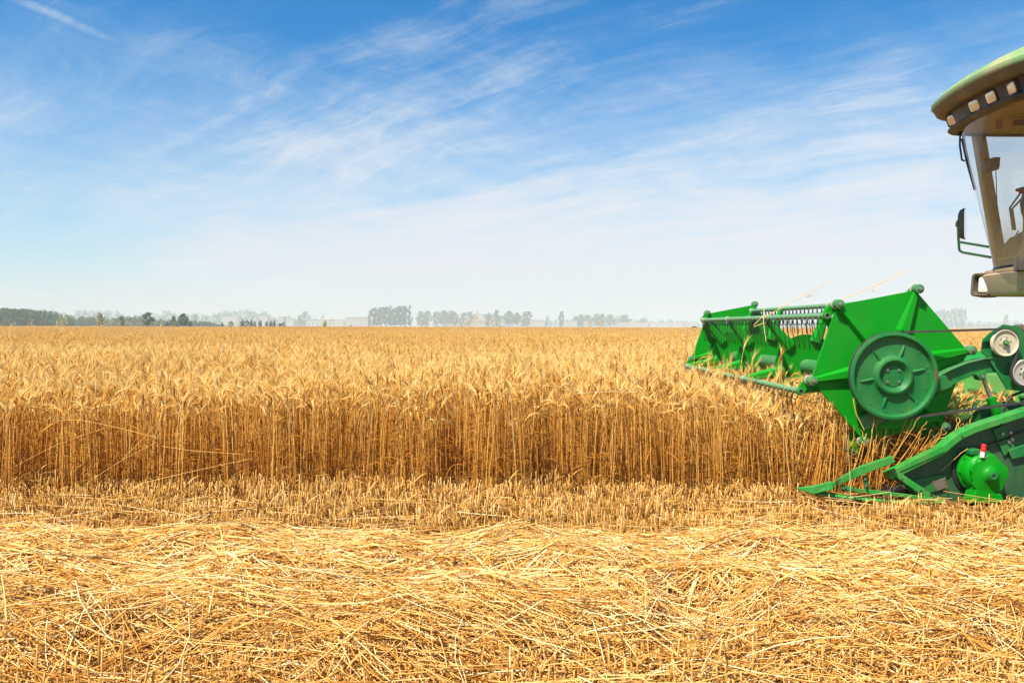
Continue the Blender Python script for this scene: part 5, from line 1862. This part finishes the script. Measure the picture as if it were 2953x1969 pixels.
tree('grove_tree', 'tall narrow hazy tree standing above its neighbours', None, 1435, 893, 943, 1365, 'tall', LEAF_GREY, 22, 1.05)
tree('grove_tree', 'wide hazy tree right of the tall narrow one', None, 1468, 897, 943, 1365, 'round', LEAF_GREY, 20, 1.0)
tree('grove_tree', 'lower hazy tree leaning against the wide one', None, 1490, 902, 943, 1377, 'round', LEAF_GREY, 21, 0.9)
tree('grove_tree', 'dark ragged tree closing the grove on the right', None, 1516, 899, 943, 1312, 'ragged', LEAF_GREY, 15, 1.6)
tree('poplar', 'faint thin poplar before the pale houses', None, 1575, 911, 943, 1470, 'thin', LEAF_GREY, 9, 1.3)
tree('poplar', 'thin leaning poplar standing alone before the pale houses', None, 1617, 898, 943, 1260, 'ragged', LEAF_GREY, 16, 0.8)
GQ = 'pale trees of the right hand grove'
for i, (u, v, k, w) in enumerate(((1660, 913, 'round', 1.0), (1675, 907, 'tall', 1.5), (1697, 909, 'round', 1.0), (1722, 905, 'round', 1.0), (1735, 904, 'tall', 1.4), (1762, 907, 'round', 1.1))):
    tree('grove_tree', 'pale blue tree in the small grove between the thin poplar and the reel', GQ, u, v, 944, 1575, k, LEAF_GREY, 20 + i % 3, w)
tree('grove_tree', 'round pale tree at the right end of the small grove', None, 1804, 908, 945, 1601, 'round', LEAF_GREY, 22, 1.25)
tree('grove_tree', 'very faint low tree above the pale roofs near the reel', None, 1855, 918, 946, 1890, 'round', LEAF_GREY, 20, 1.4)
tree('shrub', 'dark spreading bush in the wheat beside the reel', None, 2002, 941, 2493, 150, 'bush', LEAF, 12, 2.0)
for i, u in enumerate((2700, 2716, 2732, 2748, 2763, 2778)):
    tree('poplar', 'faint windblown poplar in the row seen past the reel plate', 'poplars seen past the reel plate', u, (897, 893, 896, 890, 891, 894)[i], 950, 1700, 'ragged', LEAF_GREY, 13 + i % 4, 0.75)
tree('poplar', 'lone faint poplar over the drive bracket', None, 2899, 908, 950, 1700, 'ragged', LEAF_GREY, 14, 0.8)

# buildings
WALLW = mat('white_render', (0.42, 0.42, 0.41), 0.8, dirt_scale=0.3)
WALLP = mat('pinkish_render', (0.42, 0.38, 0.35), 0.8, dirt_scale=0.3)
ROOFR = mat('red_tile_roof', (0.34, 0.16, 0.12), 0.8, dirt_scale=0.5)
ROOFG = mat('grey_roof', (0.28, 0.28, 0.29), 0.8, dirt_scale=0.5)
PANE = mat('window_pane', (0.22, 0.23, 0.24), 0.4)
FRAMEW = mat('window_frame', (0.38, 0.38, 0.37), 0.6)
PANES = {}
def building(label, u0, u1, v_top, Y, wall, roofm, rows=1, pitched=False):
    x0, x1, h = F(u0, 940, Y).x, F(u1, 940, Y).x, F(u0, v_top, Y).z
    root = empty('building', ((x0 + x1) / 2, Y, 0))
    dep = 14
    b = MB()
    b.box((x0, Y, 0), (x1, Y + dep, h * (0.78 if pitched else 0.94)))
    w = b.build('wall', wall, root)
    b = MB()
    if pitched:
        z = h * 0.78
        b.prism([(x0 - 0.5, Y - 0.6, z), (x0 - 0.5, Y + dep + 0.6, z), (x0 - 0.5, Y + dep / 2, h)], x1 - x0 + 1, (1, 0, 0))
    else:
        b.box((x0 - 0.4, Y - 0.4, h * 0.94), (x1 + 0.4, Y + dep + 0.4, h))
    b.build('roof', roofm, root)
    n = max(2, min(9, int((x1 - x0) / 4.2)))
    wh = h * 0.8 / rows * 0.48
    key = round(wh, 1)
    if key not in PANES:
        m1, m2 = MB(), MB()
        m1.box((-0.95, -0.10, -0.1), (0.95, 0.02, wh + 0.1))
        m2.box((-0.80, -0.13, 0), (-0.05, -0.08, wh))
        m2.box((0.05, -0.13, 0), (0.80, -0.08, wh))
        out = []
        for nm, m, mt in (('window', m1, FRAMEW), ('pane', m2, PANE)):
            me = bpy.data.meshes.new(nm)
            me.from_pydata(m.v, [], m.f)
            me.materials.append(mt)
            out.append(me)
        PANES[key] = out
    for r_ in range(rows):
        for i in range(n):
            o = bpy.data.objects.new('window', PANES[key][0])
            COL.objects.link(o)
            o.parent = root
            o.location = (x0 + (x1 - x0) * (i + 0.5) / n - root.location.x, 0, h * 0.8 / rows * (r_ + 0.34))
            q = bpy.data.objects.new('pane', PANES[key][1])
            COL.objects.link(q)
            q.parent = o
    return tag(root, label, 'building')
building('white flat roofed block, the leftmost building over the field', 638, 688, 911, 1344, WALLW, ROOFG, 3)
building('pale low wing joined to the right of the leftmost block', 690, 742, 919, 1365, WALLW, ROOFG, 2)
building('small pale tower block behind the row of saplings', 743, 772, 910, 1449, WALLP, ROOFG, 3)
building('white cube house at the end of the sapling row', 803, 817, 913, 1302, WALLP, ROOFR, 2)
building('pale faded house before the lone ragged pair of poplars', 822, 846, 920, 1386, WALLW, ROOFG, 2)
building('long low white building with a row of windows', 884, 996, 922, 1260, WALLW, ROOFG, 1)
building('long white two storey building with a red roof edge', 997, 1062, 915, 1176, WALLW, ROOFR, 2)
building('small red roofed house among the grove trees', 1362, 1398, 921, 1218, WALLP, ROOFR, 1, True)
building('pale house just right of the closing grove tree', 1528, 1570, 923, 1302, WALLP, ROOFR, 2)
building('pale block right of the lone leaning poplar', 1624, 1664, 925, 1428, WALLW, ROOFG, 2)
building('white cube in front of the small right grove', 1687, 1698, 925, 1176, WALLW, ROOFG, 1)
building('long pale housing row right of the small grove', 1782, 1872, 928, 1470, WALLP, ROOFR, 2)
building('very faint long shed on the horizon near the reel', 1872, 2010, 930, 1722, WALLW, ROOFG, 1)
building('faint pinkish houses glimpsed past the reel plate', 2800, 2860, 938, 1344, WALLP, ROOFR, 1)

# ------------------------------------------------------------------ wild oats standing above the wheat
def oat(u, v, Y, lean, n, size, seed):
    root = empty('wild_oat', (0, 0, 0))
    top = F(u, v, Y)
    base = Vector((top.x - lean * 0.35, Y, 0.02))
    root.location = base
    r = np.random.default_rng(seed)
    b = Bag()
    t = np.linspace(0, 1, 9)
    P = np.array([tuple(base.lerp(top, k)) for k in t])
    P[:, 0] += lean * 0.35 * (t ** 2.2 - t)
    b.tubes(P[None], np.linspace(0.0022, 0.0008, 9)[None], 4, np.array([0.6]))
    strand_object('stem', b, OAT, root)
    b = Bag()
    for i in range(n):
        f = 1 - (i / n) * size
        c = np.array([np.interp(f, t, P[:, k]) for k in range(3)])
        d = np.array([r.normal(0, 0.5) + lean * 0.6, r.normal(0, 0.5), r.uniform(0.1, 0.8)])
        d = d / np.linalg.norm(d) * (0.02 + 0.055 * (1 - f) / size)
        e = c + d
        g = e + np.array([d[0] * 0.25, d[1] * 0.25, -0.012])
        b.tubes(np.stack([c, 0.5 * (c + e) + np.array([0, 0, 0.004]), e])[None], np.array([[0.0006, 0.0006, 0.0006]]), 3, np.array([0.7]))
        s = np.linspace(0, 1, 5)
        sp = e[None] + (g - e)[None] * s[:, None] * 1.3
        b.tubes(sp[None], (0.0042 * np.sin(np.pi * (0.08 + 0.86 * s)))[None], 4, np.array([r.uniform(0.55, 1.0)]))
    strand_object('panicle', b, OAT, root)
    return tag(root, 'pale wild oat standing above the wheat on the horizon', 'grass stalk', 'wild oats above the wheat')
OATS = [(40, 932), (92, 920), (166, 926), (174, 918), (182, 910), (190, 917), (283, 908), (290, 919), (300, 926), (323, 921), (345, 926), (372, 928), (385, 922), (402, 926), (440, 928), (466, 932), (500, 928),
        (666, 926), (683, 924), (933, 913), (955, 915), (994, 928), (1219, 920), (1315, 922), (1330, 926), (1345, 920), (1357, 923), (1378, 893), (1374, 905), (1421, 914), (1450, 925), (1522, 930),
        (1697, 926), (1708, 928), (1728, 927), (1740, 920), (1777, 923), (1870, 933), (1895, 940), (1934, 938), (1968, 930), (1985, 940)]
for i, (u, v) in enumerate(OATS):
    oat(u, v, 9 + (i * 37 % 50) / 9.0, rng.uniform(-0.1, 0.35), 16 if v > 915 else 24, 0.16, 500 + i)

# ------------------------------------------------------------------ air
hb = MB()
hb.box((-3000, -60, -1.0), (3000, 3200, 45.0))
hm = bpy.data.materials.new('haze')
hm.use_nodes = True
hm.node_tree.nodes.clear()
ho = hm.node_tree.nodes.new('ShaderNodeOutputMaterial')
hv = hm.node_tree.nodes.new('ShaderNodeVolumePrincipled')
hv.inputs['Color'].default_value = (0.72, 0.79, 0.83, 1)
hv.inputs['Density'].default_value = HAZE
hv.inputs['Anisotropy'].default_value = HAZE_G
hm.node_tree.links.new(hv.outputs[0], ho.inputs['Volume'])
tag(hb.build('haze', hm), 'thin summer haze over the field', None, None, 'stuff')
